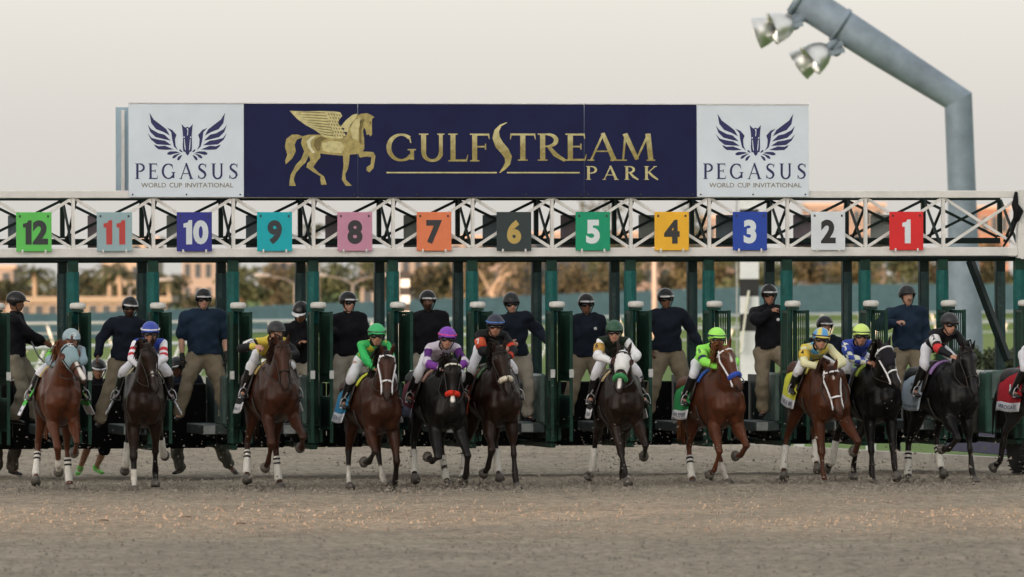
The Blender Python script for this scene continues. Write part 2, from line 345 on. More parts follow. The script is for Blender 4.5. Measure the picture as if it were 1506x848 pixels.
# grass bank in front of the wall
m = MB(); N_ = 24
for i in range(N_ + 1):
    u, d = wpt(i / N_); vb = lerp(497, 463, min(1, max(0, (u - 100) / 1100))); z = max(.02, ZV(vb, d - 2))
    m.v += [tuple(W(u, d - 14, -.13)), tuple(W(u, d - 2, z)), tuple(W(u, d + .5, z))]
m.f = [(3 * i + k, 3 * i + 3 + k, 3 * i + 4 + k, 3 * i + 1 + k) for i in range(N_) for k in (0, 1)]
tag(m.build('grass_bank', TURF, None, True), kind='structure')
# chequered furlong poles
CB = mat('pole_black', (.012, .012, .013), .5); CW = mat('pole_white', (.64, .65, .66), .5, .06)
def furlong(label, u, d, v0, v1, wpx, n0):
    base = W(u, d, 0); o = empty('furlong_pole', base, -TH, label=label, cat='pole'); wd = wpx * d / CAM_F; z1 = ZV(v0, d); st = 25.6 * d / CAM_F * (wpx / 28); z = z1; k = n0
    while z > 0:
        lo = max(z - st, -.1); MB().cbox(-wd / 2, wd / 2, -.06, .06, lo + .003, z, .004).build('panel', CB if k % 2 and z > 1.4 else CW, o); z -= st; k += 1
        if z < st * .3: break
    MB().box(-wd / 2 - .10, -wd / 2 - .055, -.03, .03, -.1, z1 + .1).build('pipe', mat('pipe_grey', (.32, .33, .33), .5), o)
    return o
fp = furlong('tall black and white chequered pole with a leaning white board', 1102, 190, 283, 566, 28, 0)
m = MB(); m.beam((-.25, -.35, .85), (-.02, -.12, 2.45), .05, .18, up=(0, 1, 0)); m.build('leaning_board', mat('board_cream', (.62, .60, .50), .6), fp)
furlong('small distant black and white chequered pole', 596, 300, 398, 500, 13, 1)
# lighting mast
STEEL = mat('galvanised_steel', (.18, .225, .27), .6, .22, 2.2, .12, 14, metal=.15)
lp = empty('lighting_mast', W(1419, 170, 0), -TH, label='huge galvanised lighting mast with a bent arm carrying bowl lamps', cat='light mast'); s_ = 170 / CAM_F
def LP(u, v, y=0.0): return Vector(((u - 1419) * s_, y, ZV(v, 170, 1419)))
el_ = LP(1412.5, 143)
ed = (LP(1168, -10) - LP(1410, 148)).normalized(); el_ = LP(1410, 147); YA = Vector((0, 1, 0)); NR = 32
def ring_at(c, t, ry, rq): q_ = YA.cross(t).normalized(); return [tuple(c + YA * (ry * math.cos(2 * math.pi * j / NR)) + q_ * (rq * math.sin(2 * math.pi * j / NR))) for j in range(NR)]
def skinrings(rings, cap_end): f = [(i * NR + j, i * NR + (j + 1) % NR, (i + 1) * NR + (j + 1) % NR, (i + 1) * NR + j) for i in range(len(rings) - 1) for j in range(NR)]; return [p for r in rings for p in r], f + ([tuple((len(rings) - 1) * NR + j for j in range(NR))] if cap_end else [])
zu = Vector((0, 0, 1)); nb = (zu + ed).normalized(); mitre = ring_at(el_, nb, .315, .315 * 1.14)
m = MB(); m.add(*skinrings([ring_at(Vector((0, 0, -.3)), zu, .42, .42), ring_at(LP(1420, 500), zu, .40, .40), ring_at(LP(1415, 280), zu, .325, .325), mitre], False)); mast = m.build('mast', STEEL, lp, True)
m = MB(); m.add(*skinrings([mitre, ring_at(LP(1290, 70), ed, .375, .375), ring_at(LP(1172, -7), ed, .40, .40)], True)); arm = m.build('arm', STEEL, lp, True)
for t0 in ((1237, 36), (1176, -3)):
    p = LP(*t0); m = MB(); m.tube([p - ed * .05, p + ed * .05], [.43, .43], 28, cap=False); m.build('collar', STEEL, arm, True)
    m = MB(); m.tube([p, p + Vector((-.10, -.1, -.62))], [.10, .13], 8); m.beam(p + Vector((-.55, -.15, -.60)), p + Vector((.05, -.15, -.42)), .16, .14); m.beam(p + Vector((-.45, -.30, -.72)), p + Vector((.08, -.30, -.58)), .12, .12); m.build('bracket', STEEL, arm)
CHROME = mat('reflector_metal', (.72, .72, .70), .40, .06, 5, metal=1)
prof = [(.06, -.30), (.13, -.27), (.22, -.19), (.30, -.06), (.345, .08), (.375, .24), (.385, .245), (.36, .235), (.33, .08), (.28, -.05), (.20, -.17), (.10, -.25), (.03, -.26)]
for (u, v, y), dr in (((1151, 37, -.25), (-.90, -.15, -.30)), ((1129, 42, .25), (-.92, .15, -.30)), ((1204, 80, -.25), (-.78, -.15, -.58)), ((1189, 86, .3), (-.80, .2, -.55))):
    m = MB(); m.lathe(prof, LP(u, v, y), 56, dr); l_ = m.build('lamp_bowl', CHROME, lp, True)
    d_ = Vector(dr).normalized(); m = MB(); m.tube([LP(u, v, y) - d_ * .24, LP(u, v, y) - d_ * .50], [.10, .09], 12); m.build('lamp_neck', STEEL, l_, True)
# sign board by the kerb
sb0, sb1 = W(1376, 118.5), W(1560, 111.5); dv = (sb1 - sb0); L_ = dv.length; an = math.atan2(dv.y, dv.x)
sg = empty('purple_sign_board', sb0, an, label='low dark purple sign board with white castle emblem behind the kerb', cat='sign')
MB().cbox(0, L_, -.03, .03, -.05, .86, .01).build('board', mat('sign_purple', (.035, .028, .075), .6, .2, 4), sg)
sx = L_ * (1434 - 1376) / 184
def sp(pts, name): m = MB(); m.v = [(sx + x, -.033, z) for x, z in pts]; m.f = [tuple(range(len(pts)))]; m.build(name, mat('sign_white', (.5, .5, .54), .6), sg)
sp([(-.13, .36), (-.11, .36), (-.09, .42), (-.04, .44), (-.02, .36), (.0, .44), (.05, .42), (.07, .36), (.10, .36), (.06, .62), (.04, .46), (-.01, .76), (-.05, .48), (-.08, .56)], 'castle_emblem')
tv, tf = text_mesh('DIAMOND RIO', 1, .03, .62); wd_ = max(x for x, y in tv) - min(x for x, y in tv)
m = MB(); m.add([(sx + x * .5 / wd_, -.034, .29 + y * .09) for x, y in tv], tf); m.build('sign_lettering', MATS['sign_white'], sg)
MB().box(sx - .27, sx + .25, -.036, -.031, .17, .215).build('lettering_bar', MATS['sign_white'], sg)

# ================================================================== planting
def leaf_cloud(rs, centres, n, s0, s1, flat=.0):
    """many small leaf faces spread through clumps"""
    v = []; f = []
    for i in range(n):
        c, r = rs.choice(centres); 
        while True:
            d = Vector((rs.uniform(-1, 1), rs.uniform(-1, 1), rs.uniform(-1, 1)))
            if d.length < 1: break
        d = d * (.55 + .45 * d.length); p = Vector(c) + Vector((d.x * r[0], d.y * r[1], d.z * r[2])); s = rs.uniform(s0, s1)
        a = Vector((rs.gauss(0, 1), rs.gauss(0, 1), rs.gauss(0, .8))).normalized(); b_ = a.orthogonal().normalized(); b_.rotate(Matrix.Rotation(rs.random() * 6.3, 3, a)); c_ = a.cross(b_)
        k = len(v); v += [tuple(p - b_ * s), tuple(p + c_ * s * .55), tuple(p + b_ * s), tuple(p - c_ * s * .55)]; f.append((k, k + 1, k + 2, k + 3))
    return v, f
LEAF = [mat('leaf_dark_olive', (.034, .038, .018), .8, .4, .8, coord='Object'), mat('leaf_green', (.040, .052, .022), .8, .4, .8), mat('leaf_brown', (.052, .045, .023), .8, .4, .8), mat('leaf_ochre', (.068, .058, .025), .8, .4, .8)]
BARK = mat('bark', (.10, .075, .05), .9, .3, 6, .4, 20); BARKP = mat('bark_pale', (.24, .19, .14), .9, .3, 3, .4, 20)
def tree(label, u, d, vtop, wpx, mi, seed, bare=False, nleaf=900):
    rs = random.Random(seed); base = W(u, d, -.1); h = ZV(vtop, d); w_ = wpx * d / CAM_F / 2; o = empty('tree', base, label=label, cat='tree', group='trees behind the teal wall')
    m = MB(); r0 = .12 + h * .018; top = Vector((rs.uniform(-.2, .2) * w_, 0, h * .55)); m.tube([(0, 0, 0), top * .5, top], [r0, r0 * .8, r0 * .55], 7)
    cent = []
    for i in range(7 if not bare else 10):
        a = rs.random() * 6.3; rr = w_ * rs.uniform(.25, .85); e = Vector((math.cos(a) * rr, math.sin(a) * rr, h * rs.uniform(.5, .92))); m.tube([top * rs.uniform(.5, 1), top.lerp(e, .5) + Vector((0, 0, h * .05)), e], [r0 * .45, r0 * .3, r0 * .1], 5)
        cent.append((e, (w_ * rs.uniform(.28, .5), w_ * rs.uniform(.28, .5), h * rs.uniform(.10, .2))))
    for i in range(3): cent.append((Vector((rs.uniform(-.4, .4) * w_, rs.uniform(-.4, .4) * w_, h * rs.uniform(.3, .88))), (w_ * .5, w_ * .5, h * .14)))
    m.build('trunk', BARKP if bare else BARK, o, True)
    v, f = leaf_cloud(rs, cent, nleaf if not bare else nleaf // 3, .10, .26); mobj('crown', v, f, LEAF[mi], o); return o
rt = random.Random(21); u = -60; k_ = 0
TN = ['dark olive', 'mid green', 'brownish', 'ochre']
FORM = ['rounded', 'ragged', 'spreading', 'bushy', 'broad', 'loose']
STW = ['twelve', 'eleven', 'ten', 'nine', 'eight', 'seven', 'six', 'five', 'four', 'three', 'two', 'one']
_seen = {}
def WHERE(u, vt):
    i = int((u + 8) // 117.3); w_ = 'the end bay by stall twelve' if i < 0 else 'the far end bay' if i > 11 else 'stall ' + STW[i]
    _seen[w_] = _seen.get(w_, 0) + 1
    return w_ if _seen[w_] == 1 else w_ + "'s right-hand post"
while u < 1640:
    sect = 0 if u < 330 else 1 if u < 690 else 2 if u < 860 else 3 if u < 1040 else 4
    vt = {0: 408, 1: 384, 2: 372, 3: 372, 4: 368}[sect] + rt.uniform(-12, 16); mi = {0: (0, 0, 2), 1: (0, 1, 2), 2: (2, 3, 2), 3: (1, 1, 3), 4: (3, 1, 2)}[sect][k_ % 3]; wpx = rt.uniform(95, 150)
    tree('%s %s tree past the teal wall by %s' % (FORM[(k_ * 5 + sect) % 6], TN[mi], WHERE(u, vt)), u, rt.uniform(490, 560), vt, wpx, mi, k_, bare=(sect == 2 and k_ % 2 == 0), nleaf=1300); u += wpx * .52; k_ += 1
tree('tall dark tree rising above the row between boards five and four', 885, 600, 287, 110, 0, 301); tree('tall narrow olive tree rising behind board four', 1005, 610, 296, 95, 1, 302)
tree('bare-branched pale tree with thin leaves behind stall six', 735, 480, 372, 130, 2, 303, bare=True)
def palm(label, u, d, vtop, wpx, seed):
    rs = random.Random(seed); h = ZV(vtop, d); L = wpx * d / CAM_F / 2; o = empty('palm_tree', W(u, d, -.1), label=label, cat='palm tree', group='palm trees behind the teal wall'); hc = h - L * .35
    m = MB(); b_ = rs.uniform(-.4, .4); m.tube([(0, 0, 0), (b_ * .4, 0, hc * .5), (b_, 0, hc)], [.20, .15, .14], 7); m.build('trunk', BARKP, o, True)
    for i in range(17):
        a = i * 2.4; el = rs.uniform(-.2, 1.1); mb = MB(); d0 = Vector((math.cos(a), math.sin(a), 0)); p = Vector((b_, 0, hc)); spine = []
        for q in range(7): t = q / 6; spine.append(p + d0 * (L * t * math.cos(el * .6)) + Vector((0, 0, L * (math.sin(el) * t - .75 * t * t))))
        sd_ = Vector((-d0.y, d0.x, 0))
        for q in range(6):
            for s in (-1, 1):
                for e in (0, .5):
                    a0 = spine[q].lerp(spine[q + 1], e); ll = L * .32 * (1 - abs(q / 6 - .35)); tip = a0 + sd_ * s * ll * .8 + d0 * ll * .3 - Vector((0, 0, ll * .45)); b0 = spine[q].lerp(spine[q + 1], min(1, e + .38)); k = len(mb.v); mb.v += [tuple(a0), tuple(b0), tuple(tip)]; mb.f.append((k, k + 1, k + 2))
        mb.tube(spine, [.03] * 7, 4); mb.build('frond', LEAF[0] if i % 3 else LEAF[1], o)
for i, (lab, u, d, vt, wp_) in enumerate((('leaning feather palm beside the low yellow building', 52, 470, 386, 70), ('wide palm right of the low yellow building end', 178, 460, 384, 80), ('tallest palm near stall eleven', 160, 480, 378, 60), ('dark palm crown behind stall nine', 470, 520, 322, 60), ('short palm by stall ten', 250, 480, 396, 50), ('slim palm far behind the first posts', 130, 520, 388, 46))): palm(lab, u, d, vt, wp_, 40 + i)
# woods closing the view beyond the buildings
rs = random.Random(5); fw_ = W(753, 900, 0); cen = []
for i in range(260):
    u_ = lerp(-5200, 6700, i / 259); cen.append((W(u_, 900 + rs.uniform(-15, 15), rs.uniform(1.5, 3.2)) - fw_, (4.5, 4.5, rs.uniform(1.6, 2.6))))
v, f = leaf_cloud(rs, cen, 16000, .35, .9); o = mobj('far_woods', v, f, LEAF[1]); o.location = fw_; tag(o, kind='stuff')
# hedge
rs = random.Random(77); hc_ = []; h0 = W(1460, 150, 0)
for i in range(34): p = W(lerp(1395, 1600, i / 33), 150 + rs.uniform(-.5, .5), 0) - h0; hc_ += [(p + Vector((0, 0, .95 + rs.uniform(-.05, .08))), (.45, .45, .36)), (p + Vector((0, 0, .4)), (.45, .45, .45))]
hg = empty('clipped_hedge', h0, label='clipped leafy hedge beside the lighting mast', cat='hedge'); v, f = leaf_cloud(rs, hc_, 9000, .03, .07); mobj('foliage', v, f, mat('hedge_leaf', (.030, .042, .018), .7, .5, 3), hg)
m = MB()
for i in range(12): p = W(lerp(1400, 1590, i / 11), 150, 0) - h0; m.tube([p + Vector((0, 0, -.12)), p + Vector((.05, 0, .6))], [.03, .02], 5)
tag(m.build('stems', BARK, hg), kind='stuff')

# ================================================================== far buildings and lamps
def building(label, u0, u1, vtop, d, col, rows, cols, roof=(.30, .24, .2), dep=14, base_v=None):
    a, b_ = W(u0, d), W(u1, d); h = ZV(vtop, d); wd = (b_ - a).length; o = empty('building', a.lerp(b_, .5), -TH, label=label, cat='building')
    MB().box(-wd / 2, wd / 2, 0, dep, -.1, h).build('wall', mat('render_%.3f_%.3f' % (col[0], col[1]), col, .85, .08, .3), o)
    MB().box(-wd / 2 - .3, wd / 2 + .3, -.3, dep + .3, h + .003, h + .35).build('roof', mat('roof_%.2f' % roof[0], roof, .8), o)
    if not rows: return o
    z0 = max(.8, h - rows * 3.0); wm = None
    for r in range(rows):
        for c in range(cols):
            x = lerp(-wd / 2, wd / 2, (c + .5) / cols); z = z0 + (h - z0) * (r + .5) / rows; ww = wd / cols * .28; hh = min(.75, (h - z0) / rows * .3)
            if wm is None:
                m = MB(); m.box(-ww - .08, ww + .08, -.05, .04, -hh - .08, hh + .08); fr = m.build('window', mat('window_frame', (.20, .18, .16), .6), o); m = MB(); m.box(-ww, ww, -.07, -.051, -hh, hh); pn = m.build('pane', mat('window_glass', (.04, .05, .06), .15), fr); wm = fr; fr.location = (x, 0, z)
            else: q = kopy(wm, o); q.location = (x, 0, z)
    return o
PEACH = (.20, .172, .152); CREAM = (.14, .124, .096); PINK = (.19, .158, .146)
building('peach block at the far end behind the palms', -40, 19, 393, 640, PEACH, 2, 3); building('long low yellow building with pale roof', 28, 245, 443, 430, CREAM, 1, 11, roof=(.20, .17, .13), dep=9)
building('peach building with flat roof behind stall ten', 268, 345, 379, 660, PEACH, 2, 5); building('stepped pink block beside stall nine', 396, 452, 377, 680, PINK, 2, 4); building('narrow cream block behind stall eight', 530, 572, 382, 650, PEACH, 2, 2); building('peach apartment block behind stall seven', 588, 660, 372, 700, PEACH, 2, 4)
building('large peach hotel block behind boards two and one', 1188, 1300, 304, 760, (.19, .15, .13), 4, 7); building('pink block behind board three', 1036, 1120, 322, 740, PINK, 3, 5); building('orange tower by the lighting mast', 1441, 1484, 309, 720, (.20, .11, .08), 3, 3); building('pale villa beneath board eleven', 150, 230, 352, 700, (.25, .215, .175), 3, 4); building('low rose block behind board seven', 620, 760, 350, 780, PINK, 2, 7); building('rose terrace behind board five', 760, 1036, 345, 800, PINK, 2, 12)
def lamp(label, u, d, vtop, arms):
    o = empty('street_lamp', W(u, d, -.1), -TH, label=label, cat='street lamp'); h = ZV(vtop, d); gm_ = mat('lamp_grey', (.11, .105, .10), .5)
    m = MB(); m.tube([(0, 0, 0), (0, 0, h * .86)], [.11, .08], 8); m.build('pole', gm_, o, True)
    for s in arms:
        m = MB(); m.tube([(0, 0, h * .85), (s * .6, 0, h * .95), (s * 1.6, 0, h)], [.06, .05, .045], 6); ar = m.build('arm', gm_, o, True)
        m = MB(); m.tube([(s * 1.5, 0, h + .02), (s * 2.3, 0, h + .06)], [(.10, .17), (.10, .14)], 8, side=(0, 0, 1)); m.build('lamp_head', mat('lamp_head', (.22, .22, .22), .5), ar, True)
lamp('two-armed street lamp standing behind stall eight', 519, 420, 402, (-1, 1)); lamp('single-armed street lamp behind stall nine', 434, 430, 402, (-1,)); lamp('short street lamp behind the palms', 191, 400, 408, (1,))
m = MB(); p = W(963, 380, 0); o = empty('flag_pole', p, label='plain pale pole standing behind stall four', cat='pole'); m.tube([(0, 0, -.1), (0, 0, ZV(330, 380))], [.16, .12], 10); m.build('shaft', mat('pole_pinkish', (.30, .25, .22), .6), o, True)
# ================================================================== starting gate
WSTEEL = mat('gate_white_steel', (.62, .61, .59), .55, .10, 4, .1, 60)
GREEN = mat('gate_green_paint', (.006, .030, .020), .5, .45, 5, .25, 40, spec=.2)
DGREEN = mat('gate_dark_green', (.004, .012, .010), .5, .3, 7, .1, 40, spec=.2)
TEAL = mat('post_pad_teal', (.006, .078, .072), .5, .25, 9, .8, 35, spec=.2, stretch=(1, 1, .5))
RUBBER = mat('black_rubber', (.005, .005, .006), .7, .4, 9, .3, 30, spec=.15)
GREYPAD = mat('grey_green_pad', (.07, .11, .10), .45, .35, 5, .5, 12)
CAPW = mat('cap_white', (.52, .51, .48), .45, .06)
BOLT = mat('bolt_dark', (.03, .03, .03), .5)
PITCH = 1.0925; BX0 = GX(756, 0)             # stall 6 sits at BX0
stall_x = [GX(u, -.1) for u in (50, 168.5, 286, 404, 522, 638.5, 756, 872, 988, 1103, 1218, 1333)]
numbers = [12, 11, 10, 9, 8, 7, 6, 5, 4, 3, 2, 1]
div_x = [stall_x[0] - PITCH * .5] + [(stall_x[i] + stall_x[i + 1]) / 2 for i in range(11)] + [stall_x[-1] + PITCH * .5, stall_x[-1] + PITCH * 1.5 ]
gate = empty('starting_gate', (0, 0, 0), label='twelve-stall starting gate with white truss, green posts, numbered boards and banner', cat='starting gate')
XL, XR = div_x[0] - 1.2, div_x[-1]
zc0, zc1 = 2.995, 3.115; zt0, zt1 = 3.79, 3.89
def part(name, mb, m, smooth=False, parent=gate): return mb.build(name, m, parent, smooth)
part('top_chord', MB().cbox(XL, XR - .05, -.05, .05, zt0, zt1), WSTEEL)
part('bottom_chord', MB().cbox(XL, XR - .05, -.055, .055, zc0, zc1), WSTEEL)
part('rear_top_chord', MB().cbox(XL, XR, 1.06, 1.16, zt0 - .02, zt1 - .02), DGREEN)
part('rear_bottom_chord', MB().cbox(XL, XR, 1.07, 1.15, 3.17, 3.25), DGREEN)
m = MB(); m.tube([(XL, .10, 2.955), (XR, .10, 2.955)], [.036, .036], 10); part('roller_tube', m, DGREEN, True)
m = MB(); m.tube([(XL, 1.0, 2.975), (XR, 1.0, 2.975)], [.03, .03], 10); part('roller_tube', m, DGREEN, True)
xs = [div_x[0] - PITCH] + div_x
for i, x in enumerate(xs):
    if i < len(xs) - 1:
        part('truss_upright', MB().box(x - .021, x + .021, -.03, .03, zc1 + .001, zt0 - .001), WSTEEL)
        x2 = xs[i + 1]
        part('truss_diagonal', MB().beam((x + .03, -.012, zc1 + .01), (x2 - .03, -.012, zt0 - .01), .024, .038), WSTEEL)
        part('truss_diagonal', MB().beam((x + .03, .014, zt0 - .01), (x2 - .03, .014, zc1 + .01), .024, .038), WSTEEL)
        part('rear_diagonal', MB().beam((x + .03, 1.10, 3.26), (x2 - .03, 1.10, zt0 - .03), .03, .036), DGREEN)
        part('rear_diagonal', MB().beam((x + .03, 1.13, zt0 - .03), (x2 - .03, 1.13, 3.26), .03, .036), DGREEN)
    part('rear_upright', MB().box(x - .03, x + .03, 1.08, 1.14, 3.26, zt0 - .021), DGREEN)
    part('cross_brace', MB().beam((x + .0, .07, zc1 - .02), (x + .0, 1.05, zt0 - .02), .03, .03), DGREEN)
    part('cross_brace', MB().beam((x + .05, .07, zt0 - .02), (x + .05, 1.05, 3.2), .03, .03), DGREEN)
# end upright, wide at the right-hand end
part('end_upright', MB().cbox(XR - .05, XR + .16, -.07, .07, 2.96, 3.90), WSTEEL)
# --- number boards
BC = {12: ((.10, .48, .09), (.03, .035, .035)), 11: ((.26, .38, .41), (.42, .05, .045)), 10: ((.022, .026, .22), (.55, .60, .64)), 9: ((.0, .34, .40), (.03, .035, .04)), 8: ((.48, .22, .32), (.03, .03, .035)), 7: ((.66, .18, .075), (.03, .03, .035)),
      6: ((.022, .035, .038), (.44, .31, .09)), 5: ((.0, .26, .13), (.60, .66, .68)), 4: ((.75, .40, .022), (.03, .03, .03)), 3: ((.012, .05, .33), (.60, .66, .70)), 2: ((.60, .64, .68), (.02, .02, .022)), 1: ((.60, .016, .018), (.62, .66, .70))}
for x, n in zip(stall_x, numbers):
    bcol, ncol = BC[n]
    m = MB(); m.cbox(x - .238, x + .238, -.112, -.098, 3.075, 3.60, .004); b = part('number_board', m, mat('board_%d' % n, bcol, .5, .06, 5))
    tv, tf = text_mesh(str(n), 1, .05, .92); hh = max(y for _, y in tv) - min(y for _, y in tv); mid = (max(y for _, y in tv) + min(y for _, y in tv)) / 2; mx = (max(q for q, _ in tv) + min(q for q, _ in tv)) / 2
    k = .325 / hh
    for ci, ch in enumerate(str(n)):
        tv, tf = text_mesh(ch, 1, .05, .95)
        if ch == '1': lo_, hi_ = mid - hh / 2, mid + hh / 2; tv = [(px * hh, lo_ + py * hh) for px, py in ((-.06, 0), (.19, 0), (.19, 1), (.05, 1), (.0, .90), (-.17, .86), (-.17, .70), (-.06, .70))]; tf = [tuple(range(8))]
        mx = (max(q for q, _ in tv) + min(q for q, _ in tv)) / 2; wd = max(q for q, _ in tv) - min(q for q, _ in tv)
        ox = 0 if n < 10 else (-.095 if ci == 0 else .09) * (.95)
        mm = MB(); mm.add([(x + ox + (q - mx) * k, -.1145, 3.33 + (y - mid) * k) for q, y in tv], tf); mm.build('numeral', mat('numeral_%d' % n, ncol, .55, .05), b)
    for sx in (-.19, .19):
        MB().box(x + sx - .012, x + sx + .012, -.1165, -.112, 3.53, 3.56).build('slot', BOLT, b)
        MB().box(x + sx * .82 - .011, x + sx * .82 + .011, -.128, -.113, 3.055, 3.10).build('clip', WSTEEL, b)
    xr = x + .03
    m = MB(); m.cbox(xr - .22, xr + .22, 1.165, 1.18, 3.13, 3.57, .004); part('rear_board', m, mat('board_back_%d' % (n % 3), ((.10, .13, .15), (.20, .22, .20), (.16, .13, .15))[n % 3], .5, .1))
# --- posts, pads, caps, doors, partitions
for i, x in enumerate(div_x):
    last = i == len(div_x) - 1
    part('front_post', MB().cbox(x - .07, x + .07, .0, .14, .48, 2.95, .01), GREEN)
    if i >= 0:
        m = MB(); m.tube([(x, .05, 2.10), (x, .05, 2.46), (x, .05, 2.80)], [(.088, .09)] * 3, 8, cap=False); p = part('post_pad', m, TEAL); 
    part('rear_post', MB().cbox(x - .065, x + .065, 1.04, 1.17, .45, 2.94, .01), DGREEN)
    m = MB(); m.tube([(x, 1.10, 1.3), (x, 1.10, 2.78)], [(.078, .085)] * 2, 8, cap=False); part('rear_post_pad', m, mat('rear_pad', (.006, .032, .032), .5, .25, 9, .5, 30))
    cx = x + .04
    m = MB(); m.lathe([(.02, .0), (.095, .004), (.108, .014), (.110, .04), (.106, .068), (.088, .084), (.03, .090)], (cx, -.14, 2.30), 20); c = part('post_cap', m, CAPW, True)
    MB().cbox(cx - .07, cx + .07, -.22, -.02, 2.262, 2.298, .004).build('cap_bracket', GREEN, c)
    # the two doors folded back on the divider
    for s, x0 in ((-1, x - .075), (1, x + .085)):
        d = empty('front_door'); d.parent = gate
        y0, y1 = -.06, -.62; dx = s * .05
        def dp(t): return (x0 + dx * t, lerp(y0, y1, t))
        for t in (0.0, 1.0):
            px, py = dp(t); MB().box(px - .02, px + .02, py - .02, py + .02, .50, 2.26).build('door_stile', GREEN, d)
        for z in (2.235, 1.42, 1.10, .70):
            MB().beam((*dp(.04), z), (*dp(.96), z), .03, .04).build('door_rail', GREEN, d)
        for t in (.16, .3, .44, .58, .72, .86):
            px, py = dp(t); MB().box(px - .007, px + .007, py - .007, py + .007, 1.44, 2.215).build('door_bar', GREEN, d)
        MB().beam((*dp(.03), 1.76), (*dp(.97), 1.76), .010, .9).build('door_panel', mat('door_sheet', (.006, .028, .020), .45, .35, 6, .2, 30), d) if i < 9 else None
        MB().beam((*dp(.03), .90), (*dp(.97), .90), .016, .38).build('door_panel', DGREEN, d)
        MB().box(x0 + dx * .98 - .03, x0 + dx * .98 + .03, -.66, -.645, 1.36, 1.47).build('door_latch', mat('latch_steel', (.42, .43, .42), .45, .2, metal=.6), d)
    # partition, grey pad, ledge to stand on
    part('partition', MB().cbox(x - .025, x + .025, .15, 2.35, .52, 1.36, .006), DGREEN)
    m = MB(); m.cbox(x - .11, x - .028, .25, 1.02, .72, 1.40, .03); part('partition_pad', m, GREYPAD)
    m = MB(); m.cbox(x - .36, x - .03, .35, 1.9, .60, .735, .012); lg = part('ledge', m, mat('ledge_paint', (.05, .07, .07), .6, .4, 8, .3, 30))
    MB().box(x - .36, x - .20, .335, .349, .61, .725).build('ledge_plate', mat('ledge_steel', (.30, .32, .32), .5, .3, 9), lg)
    part('side_ledge', MB().cbox(x + .03, x + .27, .35, 1.9, .64, .735, .012), RUBBER)
    m = MB(); m.tube([(x - .12, -.05, .72), (x + .22, -.05, .72)], [.022, .022], 8); part('foot_bar', m, GREEN, True)
    if not last:
        x2 = div_x[i + 1]; xm = (x + x2) / 2
        for xa, xb in ((x + .045, xm - .006), (xm + .006, x2 - .045)):
            part('rear_door', MB().cbox(xa, xb, 2.20, 2.26, .38, 1.27, .015), RUBBER)
    m = MB(); m.lathe([(.16, 0), (.16, .02)], (x + .05, -.02, .60), 12, (0, 1, 0)) if False else None
    part('under_beam', MB().cbox(x - .05, x + .05, .02, 2.4, .40, .475, .01), GREEN)
part('rear_sill', MB().cbox(XL, XR, 2.29, 2.36, .39, .54), RUBBER)
# --- end bay: braces, wheel, boxes
part('end_brace', MB().beam((XR - .42, 1.12, 2.93), (XR - .02, .6, 1.55), .09, .09), DGREEN)
xw = GX(1500, .5)
m = MB(); m.lathe([(.16, -.13), (.34, -.13), (.415, -.10), (.43, -.04), (.43, .04), (.415, .10), (.34, .13), (.16, .13)], (xw, .45, .43), 36, (1, .0, 0)); wh = part('wheel', m, mat('tyre_rubber', (.012, .012, .012), .8, .3, 20, .5, 40), True)
m = MB(); m.lathe([(.03, -.135), (.155, -.12), (.155, .12), (.03, .135)], (xw, .45, .43), 24, (1, 0, 0)); m.build('wheel_hub', DGREEN, wh, True)
for k_ in range(28):
    a = 2 * math.pi * k_ / 28; cy, cz = .45 + .432 * math.cos(a), .43 + .432 * math.sin(a)
    MB().beam((xw - .12, cy, cz), (xw + .12, cy + .03 * math.sin(a), cz - .03 * math.cos(a)), .02, .018).build('tread_lug', MATS['tyre_rubber'], wh)
part('axle_box', MB().cbox(GX(1458, 0), GX(1492, 0), -.05, .6, 1.02, 1.42, .02), GREYPAD)
part('end_panel', MB().cbox(GX(1448, .1), GX(1476, .1), .05, .5, .56, 1.40, .02), mat('end_panel_green', (.03, .09, .07), .5, .3, 6))
m = MB(); m.lathe([(.10, .55), (.115, .6), (.115, 1.32)], (GX(1427, .6), .6, 0), 16); part('hydraulic_drum', m, mat('drum_grey', (.10, .095, .085), .6, .3, 6), True)
part('drum_cover', MB().cbox(GX(1412, .6), GX(1447, .6), .42, .8, 1.325, 1.42, .03), CAPW)
m = MB(); gx = GX(1494, -.06)
m.tube([(gx, -.08, 3.86), (gx - .02, -.10, 3.70), (gx + .03, -.10, 3.60), (gx, -.10, 3.5)], [.02, .05, .075, .05], 8); m.tube([(gx, -.08, 3.5), (gx - .06, -.06, 3.30), (gx - .16, .0, 3.12)], [.03, .025, .015], 8); part('cable_bundle', m, RUBBER, True)
